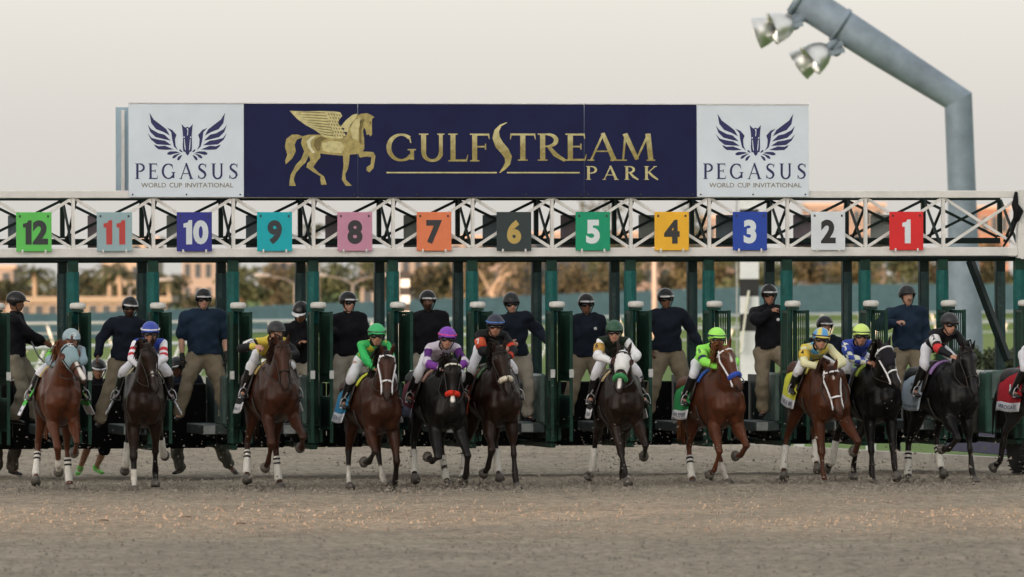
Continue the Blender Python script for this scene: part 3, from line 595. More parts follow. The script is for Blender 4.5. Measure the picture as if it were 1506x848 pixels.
# --- banner panels
BYF, BYB = -.085, -.058
NAVYP = mat('banner_navy', (.006, .0085, .050), .5, .15, 2, spec=.2); WHITEP = mat('banner_white', (.60, .67, .74), .45, .05, 3); GOLD_ = None
def gold_mat(name, c1, c2, c3, z0, z1):
    m = bpy.data.materials.new(name); m.use_nodes = True; t = m.node_tree; b = t.nodes['Principled BSDF']; b.inputs['Roughness'].default_value = .4
    g = t.nodes.new('ShaderNodeTexCoord'); sp = t.nodes.new('ShaderNodeSeparateXYZ'); t.links.new(g.outputs['Object'], sp.inputs[0])
    mr = t.nodes.new('ShaderNodeMapRange'); mr.inputs[1].default_value = z0; mr.inputs[2].default_value = z1; t.links.new(sp.outputs[2], mr.inputs[0])
    n = t.nodes.new('ShaderNodeTexNoise'); n.inputs['Scale'].default_value = 14; t.links.new(g.outputs['Object'], n.inputs['Vector'])
    ad = t.nodes.new('ShaderNodeMath'); ad.operation = 'MULTIPLY_ADD'; ad.inputs[1].default_value = .7; ad.inputs[2].default_value = -.35; t.links.new(n.outputs[0], ad.inputs[0])
    a2 = t.nodes.new('ShaderNodeMath'); a2.operation = 'ADD'; t.links.new(ad.outputs[0], a2.inputs[0]); t.links.new(mr.outputs[0], a2.inputs[1])
    cr = t.nodes.new('ShaderNodeValToRGB'); e = cr.color_ramp.elements; e[0].color = (*c1, 1); e[1].color = (*c3, 1); q = e.new(.5); q.color = (*c2, 1)
    t.links.new(a2.outputs[0], cr.inputs[0]); t.links.new(cr.outputs[0], b.inputs['Base Color']); return m
GOLD = gold_mat('print_gold', (.50, .44, .17), (.24, .19, .05), (.58, .53, .27), 4.05, 4.75)
GOLDL = mat('print_gold_pale', (.50, .45, .22), .45, .25, 16); GOLDD = mat('print_gold_dark', (.15, .115, .035), .45, .3, 20); GOLDM = mat('print_gold_mid', (.34, .28, .10), .45, .35, 14)
INK = mat('print_ink_blue', (.020, .022, .10), .5, .05); TAUPE = mat('print_taupe', (.20, .17, .12), .6, .05)
def bx(u): return GX(u, BYF)
def bz(v, u=753): return GZ(u, v, BYF)
zb0, zb1 = bz(289.5), bz(153)
panels = []
for u0, u1, mt in ((190, 359, WHITEP), (359.6, 526.6, NAVYP), (527.4, 859.6, NAVYP), (860.4, 1025, NAVYP), (1025.6, 1190, WHITEP)):
    m = MB(); m.cbox(bx(u0), bx(u1), BYF, BYB, zb0, zb1, .003); p = part('banner_panel', m, mt); panels.append(p)
    MB().box(bx(u0), bx(u1), BYF - .012, BYB + .01, zb1 + .001, zb1 + .014).build('panel_trim', WSTEEL, p)
    n = 3 if u1 - u0 < 200 else 5
    for q in range(n):
        xx = lerp(bx(u0) + .05, bx(u1) - .05, q / (n - 1)); mm = MB(); mm.lathe([(.012, 0), (.012, .006), (.004, .009)], (xx, BYF, zb0 + .035), 8, (0, -1, 0)); mm.build('screw', BOLT, p)
part('rear_banner', MB().cbox(bx(190), bx(1190), 1.17, 1.20, zb0 + .06, zb1 - .02, .003), mat('banner_back', (.30, .40, .47), .5, .1, 3))
for u in (200, 500, 800, 1100, 1180):
    part('banner_strut', MB().box(bx(u) - .02, bx(u) + .02, BYB + .002, BYB + .04, zt1 + .002, zb1 - .02), DGREEN)
    part('rear_banner_strut', MB().box(bx(u) - .02, bx(u) + .02, 1.12, 1.168, zt1, zb1 - .06), WSTEEL)
# lettering of the banner: pen strokes of changing width
class Pen:
    def __init__(s, x, z, hx, hz): s.x, s.z, s.hx, s.hz, s.mb, s.k = x, z, hx, hz, MB(), 0
    def line(s, pts):
        """(x, y, width) in letter units"""
        L, Rr = [], []; n = len(pts)
        for i in range(n):
            a = pts[max(i - 1, 0)]; b = pts[min(i + 1, n - 1)]; dx, dy = b[0] - a[0], b[1] - a[1]; l = math.hypot(dx, dy) or 1; nx, ny = -dy / l, dx / l; w_ = pts[i][2] / 2
            L.append((pts[i][0] + nx * w_, pts[i][1] + ny * w_)); Rr.append((pts[i][0] - nx * w_, pts[i][1] - ny * w_))
        y = BYF - .0025 - .0004 * s.k; s.k += 1
        P_ = [(s.x + px * s.hx, y, s.z + py * s.hz) for px, py in L + Rr]
        s.mb.add(P_, [(i, i + 1, n + i + 1, n + i) for i in range(n - 1)])
    def arc(s, cx, cy, rx, ry, a0, a1, w0, w1, n=18):
        s.line([(cx + rx * math.cos(R_(lerp(a0, a1, i / n))), cy + ry * math.sin(R_(lerp(a0, a1, i / n))), w1 + (w0 - w1) * abs(math.cos(R_(lerp(a0, a1, i / n))))) for i in range(n + 1)])
    def stem(s, x, y0=0., y1=1., w=.15, top=True, bot=True):
        s.line([(x, y0, w), (x, y1, w)])
        if top: s.line([(x - w * .95, y1 - .022, .044), (x + w * .95, y1 - .022, .044)])
        if bot: s.line([(x - w * .95, y0 + .022, .044), (x + w * .95, y0 + .022, .044)])
def glyph(p, c):
    T, t = .155, .07
    if c == 'G': p.arc(.46, .5, .39, .46, 48, 322, T, t); p.line([(.80, .06, .12), (.80, .42, .12)]); p.line([(.66, .42, .05), (.92, .42, .05)]); p.line([(.72, .84, .05), (.76, .66, .03)]); return .98
    if c == 'U': p.stem(.16, .32, 1, T, True, False); p.arc(.43, .32, .27, .29, 180, 360, T * .9, t * 1.3); p.stem(.70, .32, 1, T * .75, True, False); return .90
    if c == 'L': p.stem(.16, w=T); p.line([(.16, .035, .07), (.58, .035, .07)]); p.line([(.57, .0, .05), (.63, .24, .02)]); return .66
    if c == 'F': p.stem(.16, w=T); p.line([(.16, .965, .07), (.60, .965, .07)]); p.line([(.59, 1., .05), (.62, .80, .02)]); p.line([(.16, .53, .06), (.50, .53, .06)]); p.line([(.50, .64, .04), (.50, .42, .04)]); return .66
    if c == 'E': p.stem(.16, w=T); p.line([(.16, .965, .07), (.58, .965, .07)]); p.line([(.57, 1., .05), (.60, .80, .02)]); p.line([(.16, .52, .06), (.48, .52, .06)]); p.line([(.48, .63, .04), (.48, .41, .04)]); p.line([(.16, .035, .07), (.60, .035, .07)]); p.line([(.59, .0, .05), (.65, .24, .02)]); return .68
    if c == 'T': p.stem(.40, w=T, top=False); p.line([(.03, .965, .07), (.77, .965, .07)]); p.line([(.05, 1., .05), (.02, .78, .02)]); p.line([(.75, 1., .05), (.78, .78, .02)]); return .82
    if c == 'P': p.stem(.16, w=T); p.arc(.30, .73, .30, .24, 90, -90, T * .9, t); p.line([(.16, .97, .06), (.31, .97, .06)]); p.line([(.16, .49, .06), (.31, .49, .06)]); return .66
    if c == 'R': p.stem(.16, w=T); p.arc(.30, .75, .27, .22, 90, -90, T * .9, t); p.line([(.16, .97, .06), (.31, .97, .06)]); p.line([(.16, .53, .06), (.31, .53, .06)]); p.line([(.34, .52, T * .7), (.55, .22, T), (.84, .0, T * .6)]); return .82
    if c == 'A': p.line([(.08, .0, .06), (.46, 1.0, .07)]); p.line([(.44, 1.02, T * .8), (.80, .0, T)]); p.line([(.22, .35, .055), (.68, .35, .055)]); p.line([(-.02, .022, .044), (.19, .022, .044)]); p.line([(.67, .022, .044), (.94, .022, .044)]); return .92
    if c == 'M': p.line([(.12, .0, .06), (.20, 1.0, .07)]); p.line([(.18, 1.0, T), (.55, .05, T * .8)]); p.line([(.53, .05, .06), (.90, 1.0, .07)]); p.line([(.88, 1.0, T), (.97, .0, T)]); p.line([(.0, .022, .044), (.24, .022, .044)]); p.line([(.84, .022, .044), (1.1, .022, .044)]); return 1.10
    if c == 'K': p.stem(.16, w=T); p.line([(.22, .50, .06), (.68, .98, .06)]); p.line([(.30, .56, T * .8), (.52, .28, T), (.84, .0, T * .6)]); p.line([(.56, .978, .044), (.78, .978, .044)]); return .84
    if c == 'S':
        pts = [(.62, .78, .05), (.56, .91, .06), (.42, .965, .08), (.26, .93, .11), (.17, .80, .14), (.20, .66, .16), (.36, .54, .17), (.54, .41, .17), (.60, .26, .15), (.52, .10, .11), (.36, .035, .08), (.20, .075, .06), (.13, .22, .05)]
        p.line(pts); p.line([(.64, .98, .03), (.62, .74, .04)]); p.line([(.10, .02, .03), (.13, .26, .04)]); return .76
    return .5
def word(txt, u0, u1, v0, v1, m, parent, narrow=1.0, gap=.10):
    """set a word between two columns; each letter an object"""
    ws = [glyph(Pen(0, 0, 1, 1), c) + gap for c in txt]; tot = sum(ws) - gap; k = (bx(u1) - bx(u0)) / tot; x = bx(u0); z0 = bz(v1, u0); h = bz(v0, u0) - z0
    for c, w_ in zip(txt, ws):
        p = Pen(x, z0, k, h); glyph(p, c); p.mb.build('letter', m, parent); x += w_ * k
def poly(pts, m, parent, name, lay=0, sc_=None):
    """flat printed shape; pts in picture columns and rows of the panel"""
    y = BYF - .002 - .0008 * lay; mb = MB(); mb.v = [(bx(u), y, bz(v)) for u, v in pts]; mb.f = [tuple(range(len(pts)))]; return mb.build(name, m, parent)
def ptitle(parent, du):
    word('PEGASUS', 199 + du, 352 + du, 240, 263, INK, parent, gap=.24)
    for wd_, ua, ub in (('WORLD', 208, 244.5), ('CUP', 249.5, 268), ('INVITATIONAL', 273, 343.5)):
        tv, tf = text_mesh(wd_, 1, .006); x0 = min(x for x, y in tv); x1 = max(x for x, y in tv); k = (bx(ub + du) - bx(ua + du)) / (x1 - x0); ys = [y for x, y in tv]; kz = (bz(268.6) - bz(275.4)) / (max(ys) - min(ys)); ym = (max(ys) + min(ys)) / 2
        m = MB(); m.add([(bx(ua + du) + (x - x0) * k, BYF - .003, bz(272) + (y - ym) * kz) for x, y in tv], tf); m.build('subtitle_word', TAUPE, parent)
    def E5(x, y): return (200 + x / 5.656 + du, 140 + y / 5.656)
    cx = 430
    fe = [[(115, 148), (150, 205), (210, 250), (255, 285), (285, 338), (230, 308), (170, 285), (130, 235)],
          [(101, 248), (130, 285), (190, 318), (240, 330), (292, 380), (235, 368), (165, 350), (122, 308)],
          [(100, 318), (135, 358), (190, 372), (245, 380), (300, 418), (240, 415), (175, 410), (128, 372)],
          [(152, 410), (190, 425), (245, 422), (318, 452), (250, 456), (190, 452), (165, 432)],
          [(262, 273), (305, 292), (340, 332), (328, 368), (332, 420), (352, 460), (318, 428), (304, 370), (296, 310)],
          [(262, 482), (285, 468), (335, 468), (368, 478), (330, 486), (285, 498), (265, 494)],
          [(303, 520), (318, 500), (350, 488), (378, 484), (350, 500), (330, 520), (312, 528)],
          [(344, 538), (352, 516), (372, 502), (388, 498), (376, 520), (362, 540), (350, 543)],
          [(362, 452), (372, 452), (384, 464), (392, 474), (378, 474), (366, 466)]]
    for s in (1, -1):
        for f_ in fe: poly([E5(x if s == 1 else 2 * cx - x, y) for x, y in f_][::s], INK, parent, 'feather_mark')
    head = [(378, 242), (404, 268), (416, 272), (430, 264), (444, 272), (456, 268), (480, 242), (474, 290), (470, 335), (474, 375), (482, 430), (478, 468), (458, 472), (448, 492), (432, 502), (418, 492), (404, 472), (384, 470), (378, 430), (388, 375), (390, 335), (386, 290)]
    head = [(cx + (x - cx) * (.92 if y < 350 else lerp(.92, .72, min(1, (y - 350) / 90))), y) for x, y in head]; poly([E5(x, y) for x, y in head], INK, parent, 'horse_mark', 1)
    for s in (1, -1):
        for q in ([(403, 362), (408, 370), (416, 452), (412, 462), (406, 430)], [(398, 346), (405, 344), (409, 352), (403, 359), (398, 356)]):
            poly([E5(x if s == 1 else 2 * cx - x, y) for x, y in q][::s], WHITEP, parent, 'mark_highlight', 2)
    poly([E5(x, y) for x, y in ((424, 276), (438, 280), (436, 330), (428, 340), (432, 300))], WHITEP, parent, 'mark_highlight', 2)
ptitle(panels[0], 0); ptitle(panels[4], 835.5)
pk = panels[2]
word('GULF', 569, 722, 196, 237, GOLD, pk, gap=.02); word('TREAM', 750, 964, 196, 236, GOLD, pk, gap=.02); word('PARK', 862, 968, 244, 264, GOLDL, panels[3], gap=.35)
sw = [(746, 180, 1), (737, 184, 3), (731, 192, 7), (730, 202, 11), (735, 213, 13), (743, 222, 12.5), (748, 231, 11), (747, 240, 8), (742, 247, 5), (735, 254, 1)]
p = Pen(0, 0, 1, 1); L = []
for u, v, w_ in sw: L.append((bx(u), bz(v), w_ / 108.0))
p.k = 6; p.line(L); p.mb.build('letter', GOLD, pk)
for u0, u1 in ((569, 731), (746, 853)): poly([(u0, 252.6), (u1, 252.6), (u1, 254.6), (u0, 254.6)], GOLDL, pk, 'rule_line')
# winged horse print (flat gold shapes)
def Q(pts): return [(400 + x / 6.056, 150 + y / 6.056) for x, y in pts]
wp = panels[1]
poly(Q([(275, 305), (330, 292), (430, 292), (520, 322), (620, 320), (660, 310), (690, 235), (760, 120), (800, 105), (850, 100), (885, 115), (917, 135), (895, 150), (893, 215), (895, 290), (880, 308), (865, 285), (848, 295), (835, 245), (822, 225), (815, 260), (825, 330), (825, 415), (805, 450), (760, 462), (690, 470), (620, 478), (520, 468), (440, 458), (400, 470), (330, 470), (290, 440), (262, 370)]), GOLDM, wp, 'winged_horse_print', 0)
for pl in ([(262, 300), (280, 315), (225, 335), (205, 380), (215, 440), (185, 500), (125, 555), (120, 520), (140, 470), (118, 400), (130, 330), (180, 292), (225, 290)],
           [(290, 440), (340, 462), (300, 540), (262, 575), (215, 630), (195, 690), (215, 745), (155, 745), (160, 700), (168, 650), (215, 560), (262, 510)],
           [(330, 465), (430, 455), (435, 490), (395, 540), (370, 580), (420, 630), (465, 660), (490, 735), (440, 735), (432, 690), (435, 660), (370, 622), (308, 580), (318, 545), (345, 520)],
           [(635, 470), (695, 465), (690, 530), (680, 590), (655, 640), (660, 690), (715, 745), (660, 745), (625, 690), (630, 640), (640, 560)],
           [(770, 455), (820, 440), (905, 445), (925, 480), (912, 560), (905, 590), (870, 625), (845, 610), (845, 580), (882, 555), (888, 490), (845, 485), (785, 495)]):
    poly(Q(pl), GOLDM, wp, 'winged_horse_print', 1)
poly(Q([(160, 80), (300, 85), (430, 82), (560, 85), (610, 92), (630, 125), (600, 160), (595, 200), (640, 250), (660, 300), (620, 325), (540, 325), (460, 310), (420, 275), (375, 245), (300, 205), (225, 150)]), GOLDL, wp, 'wing_print', 2)
for i in range(9):
    t = i / 8; a = (lerp(185, 400, t), lerp(92, 268, t)); b = (lerp(480, 560, t), lerp(96, 300, t)); poly(Q([a, ((a[0] + b[0]) / 2, (a[1] + b[1]) / 2 - 6 + 10 * t), b, (b[0] - 4, b[1] + 7), ((a[0] + b[0]) / 2, (a[1] + b[1]) / 2 + 2 + 10 * t)]), GOLDD, wp, 'feather_line', 3)
rs = random.Random(4)
for r in range(7):
    for c_ in range(5):
        x = 500 + c_ * 24 + r * 5 + (r % 2) * 10; y = 100 + r * 31 + c_ * 2
        if x < 640 - (r < 4) * 40 + 0: poly(Q([(x, y), (x + 14, y + 4), (x + 18, y + 14), (x + 8, y + 22), (x + 9, y + 14)]), GOLDD, wp, 'feather_line', 3)
poly(Q([(610, 225), (660, 165), (720, 115), (765, 105), (745, 150), (700, 205), (675, 270), (640, 262), (650, 235)]), GOLDL, wp, 'mane_print', 2)
poly(Q([(700, 240), (745, 160), (790, 140), (800, 170), (775, 240), (770, 350), (720, 320)]), GOLDL, wp, 'neck_light', 3)
poly(Q([(445, 370), (520, 345), (620, 355), (650, 400), (620, 455), (520, 450), (455, 430)]), GOLDL, wp, 'belly_light', 3)
poly(Q([(310, 350), (350, 310), (395, 300), (345, 350), (350, 400), (388, 450), (360, 455), (325, 405)]), mat('print_gold_light', (.58, .55, .36), .45), wp, 'haunch_light', 3)
poly(Q([(385, 330), (440, 305), (500, 325), (445, 350), (430, 430), (405, 440), (375, 390)]), GOLDD, wp, 'flank_shade', 3)
poly(Q([(790, 160), (830, 150), (815, 190), (800, 260), (800, 380), (780, 360), (780, 240)]), GOLDD, wp, 'neck_shade', 3)
poly(Q([(880, 170), (890, 180), (880, 200), (868, 192)]), GOLDD, wp, 'eye_print', 3)
# ================================================================== horses
def V(a, l, z): return Vector((l, -a, z))          # forward, sideways, up -> local axes (the animal faces -y)
TR = [(.70, 1.13, .17, .13), (.60, 1.16, .29, .20), (.44, 1.21, .385, .235), (.28, 1.225, .41, .25), (.05, 1.205, .375, .28), (-.2, 1.22, .335, .285), (-.42, 1.265, .305, .27), (-.62, 1.27, .285, .265), (-.78, 1.22, .23, .21), (-.87, 1.17, .15, .13)]
HEAD = [(-.05, .055, .05), (.0, .095, .072), (.12, .125, .094), (.22, .13, .100), (.34, .115, .084), (.50, .092, .064), (.68, .072, .054), (.84, .068, .058), (.96, .054, .052), (1.0, .035, .036)]
HL = 0.62
def trunk_at(a):
    for (a0, z0, h0, w0), (a1, z1, h1, w1) in zip(TR, TR[1:]):
        if a <= a0 and a >= a1:
            t = (a0 - a) / (a0 - a1); return lerp(z0, z1, t), lerp(h0, h1, t), lerp(w0, w1, t)
    return TR[4][1:]
POSES = {   # angles from straight down, + forward: fore = upper arm, forearm, cannon, pastern; hind = femur, gaskin, cannon, pastern
 'f_down': (-32, 8, 4, 30), 'f_push': (-45, -22, -26, 10), 'f_reach': (-18, 34, 28, 45), 'f_fold': (-8, 56, -60, -88), 'f_fold2': (-20, 36, -78, -105), 'f_hang': (-16, 40, -34, -66), 'f_hang2': (-26, 18, -30, -72),
 'h_down': (30, -32, 8, 40), 'h_fwd': (56, -18, 24, 50), 'h_push': (12, -52, -30, 5), 'h_lift': (52, -46, -8, -60), 'h_lift2': (30, -62, -42, -85)}
def chain(p, lens, angs, lat):
    out = [Vector(p)]
    for L, a in zip(lens, angs):
        a = R_(a); p = out[-1]; d = V(math.sin(a), 0, -math.cos(a)); d = (d + Vector((lat, 0, 0))).normalized(); out.append(p + d * L)
    return out

def make_horse(S):
    """S: dict of the look and pose of one horse"""
    pit = R_(S.get('pitch', 4)); cs, sn = math.cos(pit), math.sin(pit)
    def T(a, l, z):                                 # trunk pitched about its middle, forehand up
        dz = z - 1.2; return V(a * cs - dz * sn, l, 1.2 + a * sn + dz * cs)
    legs = []
    for i, (side, key) in enumerate(((-1, S['legs'][0]), (1, S['legs'][1]), (-1, S['legs'][2]), (1, S['legs'][3]))):
        k = key if isinstance(key, tuple) else (key, 0.0)
        ang = POSES[k[0]]; lat = k[1]
        if i < 2: legs.append(chain(T(.55, side * .145, 1.12), (.27, .43, .29, .12), ang, lat))
        else: legs.append(chain(T(-.52, side * .135, 1.27), (.36, .44, .40, .12), ang, lat))
    drop = min(min(c[-1].z for c in legs) - 0.045, 0.35)
    D = Vector((0, 0, -drop)); legs = [[p + D for p in c] for c in legs]
    def TT(a, l, z): return T(a, l, z) + D
    mb = MB()
    mb.tube([TT(a, 0, z) for a, z, h, w_ in TR], [(w_, h) for a, z, h, w_ in TR], 20)
    mb.tube([TT(.46, 0, 1.53), TT(.26, 0, 1.57), TT(.02, 0, 1.50)], [(.07, .07), (.06, .06), (.08, .06)], 10)     # withers
    for s in (-1, 1):
        mb.tube([TT(-.30, s * .12, 1.46), TT(-.55, s * .13, 1.44), TT(-.75, s * .11, 1.32)], [.11, .15, .10], 12)  # croup
        mb.tube([TT(.62, s * .115, 1.24), TT(.645, s * .118, 1.08), TT(.57, s * .10, .93)], [(.095, .10), (.108, .105), (.075, .08)], 12)   # breast
        mb.tube([TT(.32, s * .17, 1.46), TT(.50, s * .185, 1.18), TT(.44, s * .17, 1.0)], [(.06, .12), (.075, .14), (.07, .10)], 12)   # shoulder
    # neck and head
    poll = V(*S['poll']) + D * 0.6; muz = V(*S['muzzle']) + D * 0.6
    b0 = TT(.36, 0, 1.30); b1 = TT(.58, 0, 1.36); hd = (muz - poll).normalized()
    mid = (b1 + poll) * .5 + (TT(.5, 0, 1.6) - TT(.5, 0, 1.55)) * .6
    mb.tube([b0, b1, (b1 + mid) * .5, mid, (mid + poll) * .5, poll - hd * -.03], [(.20, .30), (.165, .25), (.125, .20), (.10, .165), (.085, .135), (.07, .10)], 16)
    hy = R_(-(S['yaw'] + 11) * .85 + S.get('face', 0)); side = Vector((math.cos(hy), math.sin(hy), 0)); side = (side - hd * side.dot(hd)); side.normalize()
    dors = side.cross(hd)
    if dors.dot(V(.6, 0, .8)) < 0: dors = -dors
    def HP(t, l, d): return poll + hd * (t * HL) + side * l + dors * d
    mb.tube([HP(t, 0, -.018 * math.sin(min(1, max(0, t)) * 3.14)) for t, h, w_ in HEAD], [(w_, h) for t, h, w_ in HEAD], 16, side)
    for s in (-1, 1):
        mb.tube([HP(.10, s * .052, -.06), HP(.22, s * .056, -.085), HP(.34, s * .04, -.07)], [.05, .065, .045], 10)     # jowl
        mb.tube([HP(.14, s * .074, .055), HP(.24, s * .078, .048)], [.028, .028], 8)                                   # brow over the eye
        mb.tube([HP(.84, s * .034, .028), HP(.93, s * .036, .016)], [.025, .024], 8)                                    # nostril rim
        ed = (dors * .75 - hd * .75 + side * s * .25).normalized()
        e0 = HP(.02, s * .055, .055)
        mb.tube([e0 - ed * .03, e0 + ed * .04, e0 + ed * .10, e0 + ed * .165], [(.030, .022), (.036, .022), (.028, .018), (.008, .008)], 8)
    FR = [.105, .082, .050, .034, .034]; HR = [.16, .115, .060, .038, .036]
    hoofs = []
    for i, c in enumerate(legs):
        if i < 2:
            sh, el, kn, fe, pa = c
            mb.tube([sh + V(-.02, 0, .04), (sh + el) * .5, el], [(.085, .13), (.085, .12), (.075, .10)], 12)
            mb.tube([el + V(0, 0, .03), el.lerp(kn, .3), el.lerp(kn, .7), kn.lerp(el, .08)], [(.088, .105), (.080, .092), (.053, .056), (.052, .052)], 12)
            mb.tube([kn.lerp(el, .06), kn, kn.lerp(fe, .14)], [(.053, .052), (.058, .060), (.045, .047)], 10)
            mb.tube([kn.lerp(fe, .08), kn.lerp(fe, .5), fe.lerp(kn, .08)], [(.038, .043), (.034, .040), (.041, .047)], 10)
        else:
            hp, st, kn, fe, pa = c
            mb.tube([hp + V(-.02, 0, .05), hp.lerp(st, .5), st], [(.12, .20), (.125, .19), (.10, .13)], 14)
            mb.tube([hp + V(-.20, 0, -.02), hp.lerp(st, .6) + V(-.13, 0, -.06), st.lerp(kn, .45) + V(-.03, 0, 0)], [(.10, .13), (.10, .13), (.065, .075)], 12)
            mb.tube([st, st.lerp(kn, .4), st.lerp(kn, .8), kn], [(.09, .115), (.072, .09), (.045, .055), (.042, .056)], 12)
            hk = kn - (fe - kn).normalized() * .055 + V(-.03, 0, 0)
            mb.tube([hk, kn, kn.lerp(fe, .2)], [(.026, .03), (.042, .052), (.036, .044)], 10)
            mb.tube([kn.lerp(fe, .1), kn.lerp(fe, .5), fe.lerp(kn, .08)], [(.038, .046), (.034, .041), (.041, .047)], 10)
        pd = (pa - fe).normalized()
        mb.tube([fe - pd * .01, fe + pd * .03, pa], [(.044, .048), (.039, .041), (.041, .043)], 10)
        hoofs.append((pa, pd))
    me = blob(mb, 0.0165, 9, .5)
    rumple(me, .0065, 12, len(S['label']))
    co = mesh_co(me); base = np.array(S['coat']) * .85; C = np.tile(base, (len(co), 1))
    pts = np.array(S.get('points', S['coat'])); 
    def blend(msk, colr):
        nonlocal C
        C = C * (1 - msk[:, None]) + np.array(colr) * msk[:, None]
    for i, c in enumerate(legs):
        kn, fe, pa = c[2], c[3], c[4]
        d, t = seg_dist(co, kn, fe); blend(np.clip((.10 - d) / .03, 0, 1) * np.clip(t * 6 + .3, 0, 1), pts)
        d, t = seg_dist(co, fe, pa); blend(np.clip((.10 - d) / .03, 0, 1), pts)
        if i in S.get('socks', ()):
            d, t = seg_dist(co, kn.lerp(fe, .55), pa); blend(np.clip((.085 - d) / .02, 0, 1) * (t > .02), (.55, .52, .47))
    d, t = seg_dist(co, HP(.86, 0, -.01), HP(1.02, 0, -.02)); blend(np.clip((.085 - d) / .05, 0, 1) * .8, np.array(S.get('muz', (.02, .016, .015))))
    bz = S.get('blaze')
    if bz:
        for (t0, l0, t1, l1, wd) in bz:
            d, t = seg_dist(co, HP(t0, l0, .10 if t0 < .5 else .065), HP(t1, l1, .10 if t1 < .5 else .06)); blend(np.clip((wd - d) / .014, 0, 1), (.62, .58, .54))
    for s in (-1, 1):
        d, t = seg_dist(co, HP(.90, s * .040, .030), HP(.95, s * .046, .012)); blend(np.clip((.024 - d) / .008, 0, 1), (.008, .006, .006))
    set_coat(me, C)
    loc = S['loc']; root = empty('racehorse', loc, R_(S['yaw']), label=S['label'], cat='horse', group='racehorses breaking from the starting gate')
    link('body', me, attr_mat('coat_hair', .38, .32, 34, .18, .28, 6), root)
    dark = mat('dark_hair', (.012, .010, .009), .6, .3, 20, spec=.15); hairm = mat('hair_' + S['id'], S.get('hair', (.010, .008, .007)), .6, .3, 20, spec=.15)
    hoofm = mat('hoof_horn', (.09, .08, .07), .6, .35, 14); leather = mat('bridle_leather', (.015, .010, .008), .5, .2)
    for pa, pd in hoofs:
        hx = MB(); up = -pd; hx.tube([pa - pd * .012, pa + pd * .03, pa + pd * .075], [(.045, .048), (.056, .061), (.066, .073)], 12, cap=False)
        hx.build('hoof', hoofm, root, True)
    wm = {'w': mat('wrap_white', (.62, .60, .55), .8, .12, 30, .3, 60)}
    for i, (kind, st) in S.get('wraps', {}).items():
        c = legs[i]; kn, fe, pa = c[2], c[3], c[4]
        m = MB(); m.tube([kn.lerp(fe, .30), kn.lerp(fe, .6), fe, fe.lerp(pa, .45)], [(.044, .050), (.043, .048), (.052, .057), (.048, .051)], 12, cap=False)
        wr = m.build('leg_wrap', wm['w'], root, True)
        if st:
            m = MB()
            for tt in (.36, .50): m.tube([kn.lerp(fe, tt), kn.lerp(fe, tt + .06)], [(.0470, .0530)] * 2, 12, cap=False)
            m.build('wrap_stripe', mat('wrap_black', (.012, .012, .014), .7), wr, True)
    for s in (-1, 1):
        m = MB(); m.tube([HP(.19, s * .092, .030), HP(.21, s * .094, .028)], [.019, .019], 10); m.build('eye', mat('horse_eye', (.006, .005, .005), .12, .1), root, True)
    # mane and forelock
    m = MB(); rs = random.Random(S['id']); crest = [TT(.34, 0, 1.62), (b1 + mid) * .5 + V(-.10, 0, .17), mid + V(-.09, 0, .13), (mid + poll) * .5 + V(-.06, 0, .12), poll + V(-.03, 0, .09)]
    sgn = S.get('mane', -1); n = 60
    for i in range(n):
        t = i / (n - 1) * (len(crest) - 1); j = min(int(t), len(crest) - 2); p = crest[j].lerp(crest[j + 1], t - j)
        L = rs.uniform(.10, .2); q = p + Vector((sgn * rs.uniform(.05, .12), rs.uniform(.02, .10), rs.uniform(-.05, .06)))
        q2 = q + Vector((sgn * rs.uniform(.0, .06), rs.uniform(.0, .08), -L * rs.uniform(.4, 1)))
        m.tube([p - V(0, 0, .05), p + V(0, 0, .01), q, q2], [.02, .018, .013, .003], 5)
    m.build('mane', hairm, root, True)
    m = MB()
    for i in range(14 if not S.get('hood') else 2):
        p = HP(-.02, rs.uniform(-.04, .04), .08); m.tube([p, p + hd * rs.uniform(.05, .1) + dors * rs.uniform(.01, .05) + side * rs.uniform(-.03, .03), p + hd * rs.uniform(.12, .2) + dors * .02 + side * rs.uniform(-.05, .05)], [.012, .011, .003], 5)
    m.build('forelock', hairm, root, True)
    m = MB(); tb = TT(-.86, 0, 1.36)
    for i in range(16):
        o = Vector((rs.uniform(-.04, .04), rs.uniform(-.02, .03), rs.uniform(-.02, .02)))
        m.tube([tb + V(.05, 0, 0) + o, tb + V(-.10, 0, .0) + o * 1.2, tb + V(-.17, 0, -.22) + o * 1.8, tb + V(-.18, 0, -.62) + o * 2.2], [.03, .03, .03, .006], 6)
    m.build('tail', hairm, root, True)
    # bridle
    def ring(t, k=1.05, d0=0.0):
        for (t0, h0, w0), (t1, h1, w1) in zip(HEAD, HEAD[1:]):
            if t0 <= t <= t1: f = (t - t0) / (t1 - t0); h = lerp(h0, h1, f); w_ = lerp(w0, w1, f)
        o = -.018 * math.sin(t * 3.14)
        return [HP(t, math.sin(a) * (w_ * k + .004), math.cos(a) * (h * k + .004) + o) for a in [2 * math.pi * i / 20 for i in range(21)]], h, w_
    bcol = S.get('bridle', 'dark'); bm_ = mat('bridle_white', (.68, .68, .70), .6, .08) if bcol == 'white' else leather
    br = .0125 if bcol == 'white' else .008
    bridle = MB()
    for t in (.10, .62): bridle.tube(ring(t, 1.17 if S.get('hood') and t < .5 else 1.05)[0], [(br, br)] * 21, 6, cap=False)
    for s in (-1, 1):
        pl = [HP(.04, s * .084, .02), HP(.25, s * .110, -.01), HP(.45, s * .084, -.02), HP(.64, s * .068, -.02), HP(.82, s * .066, -.025)]
        bridle.tube(pl, [br] * 5, 6)
        bridle.tube([HP(.78, s * .070, -.02), HP(.82, s * .074, -.045), HP(.87, s * .070, -.025), HP(.83, s * .070, -.005), HP(.78, s * .070, -.02)], [.006] * 5, 6)
    bridle.build('bridle', bm_, root, True)
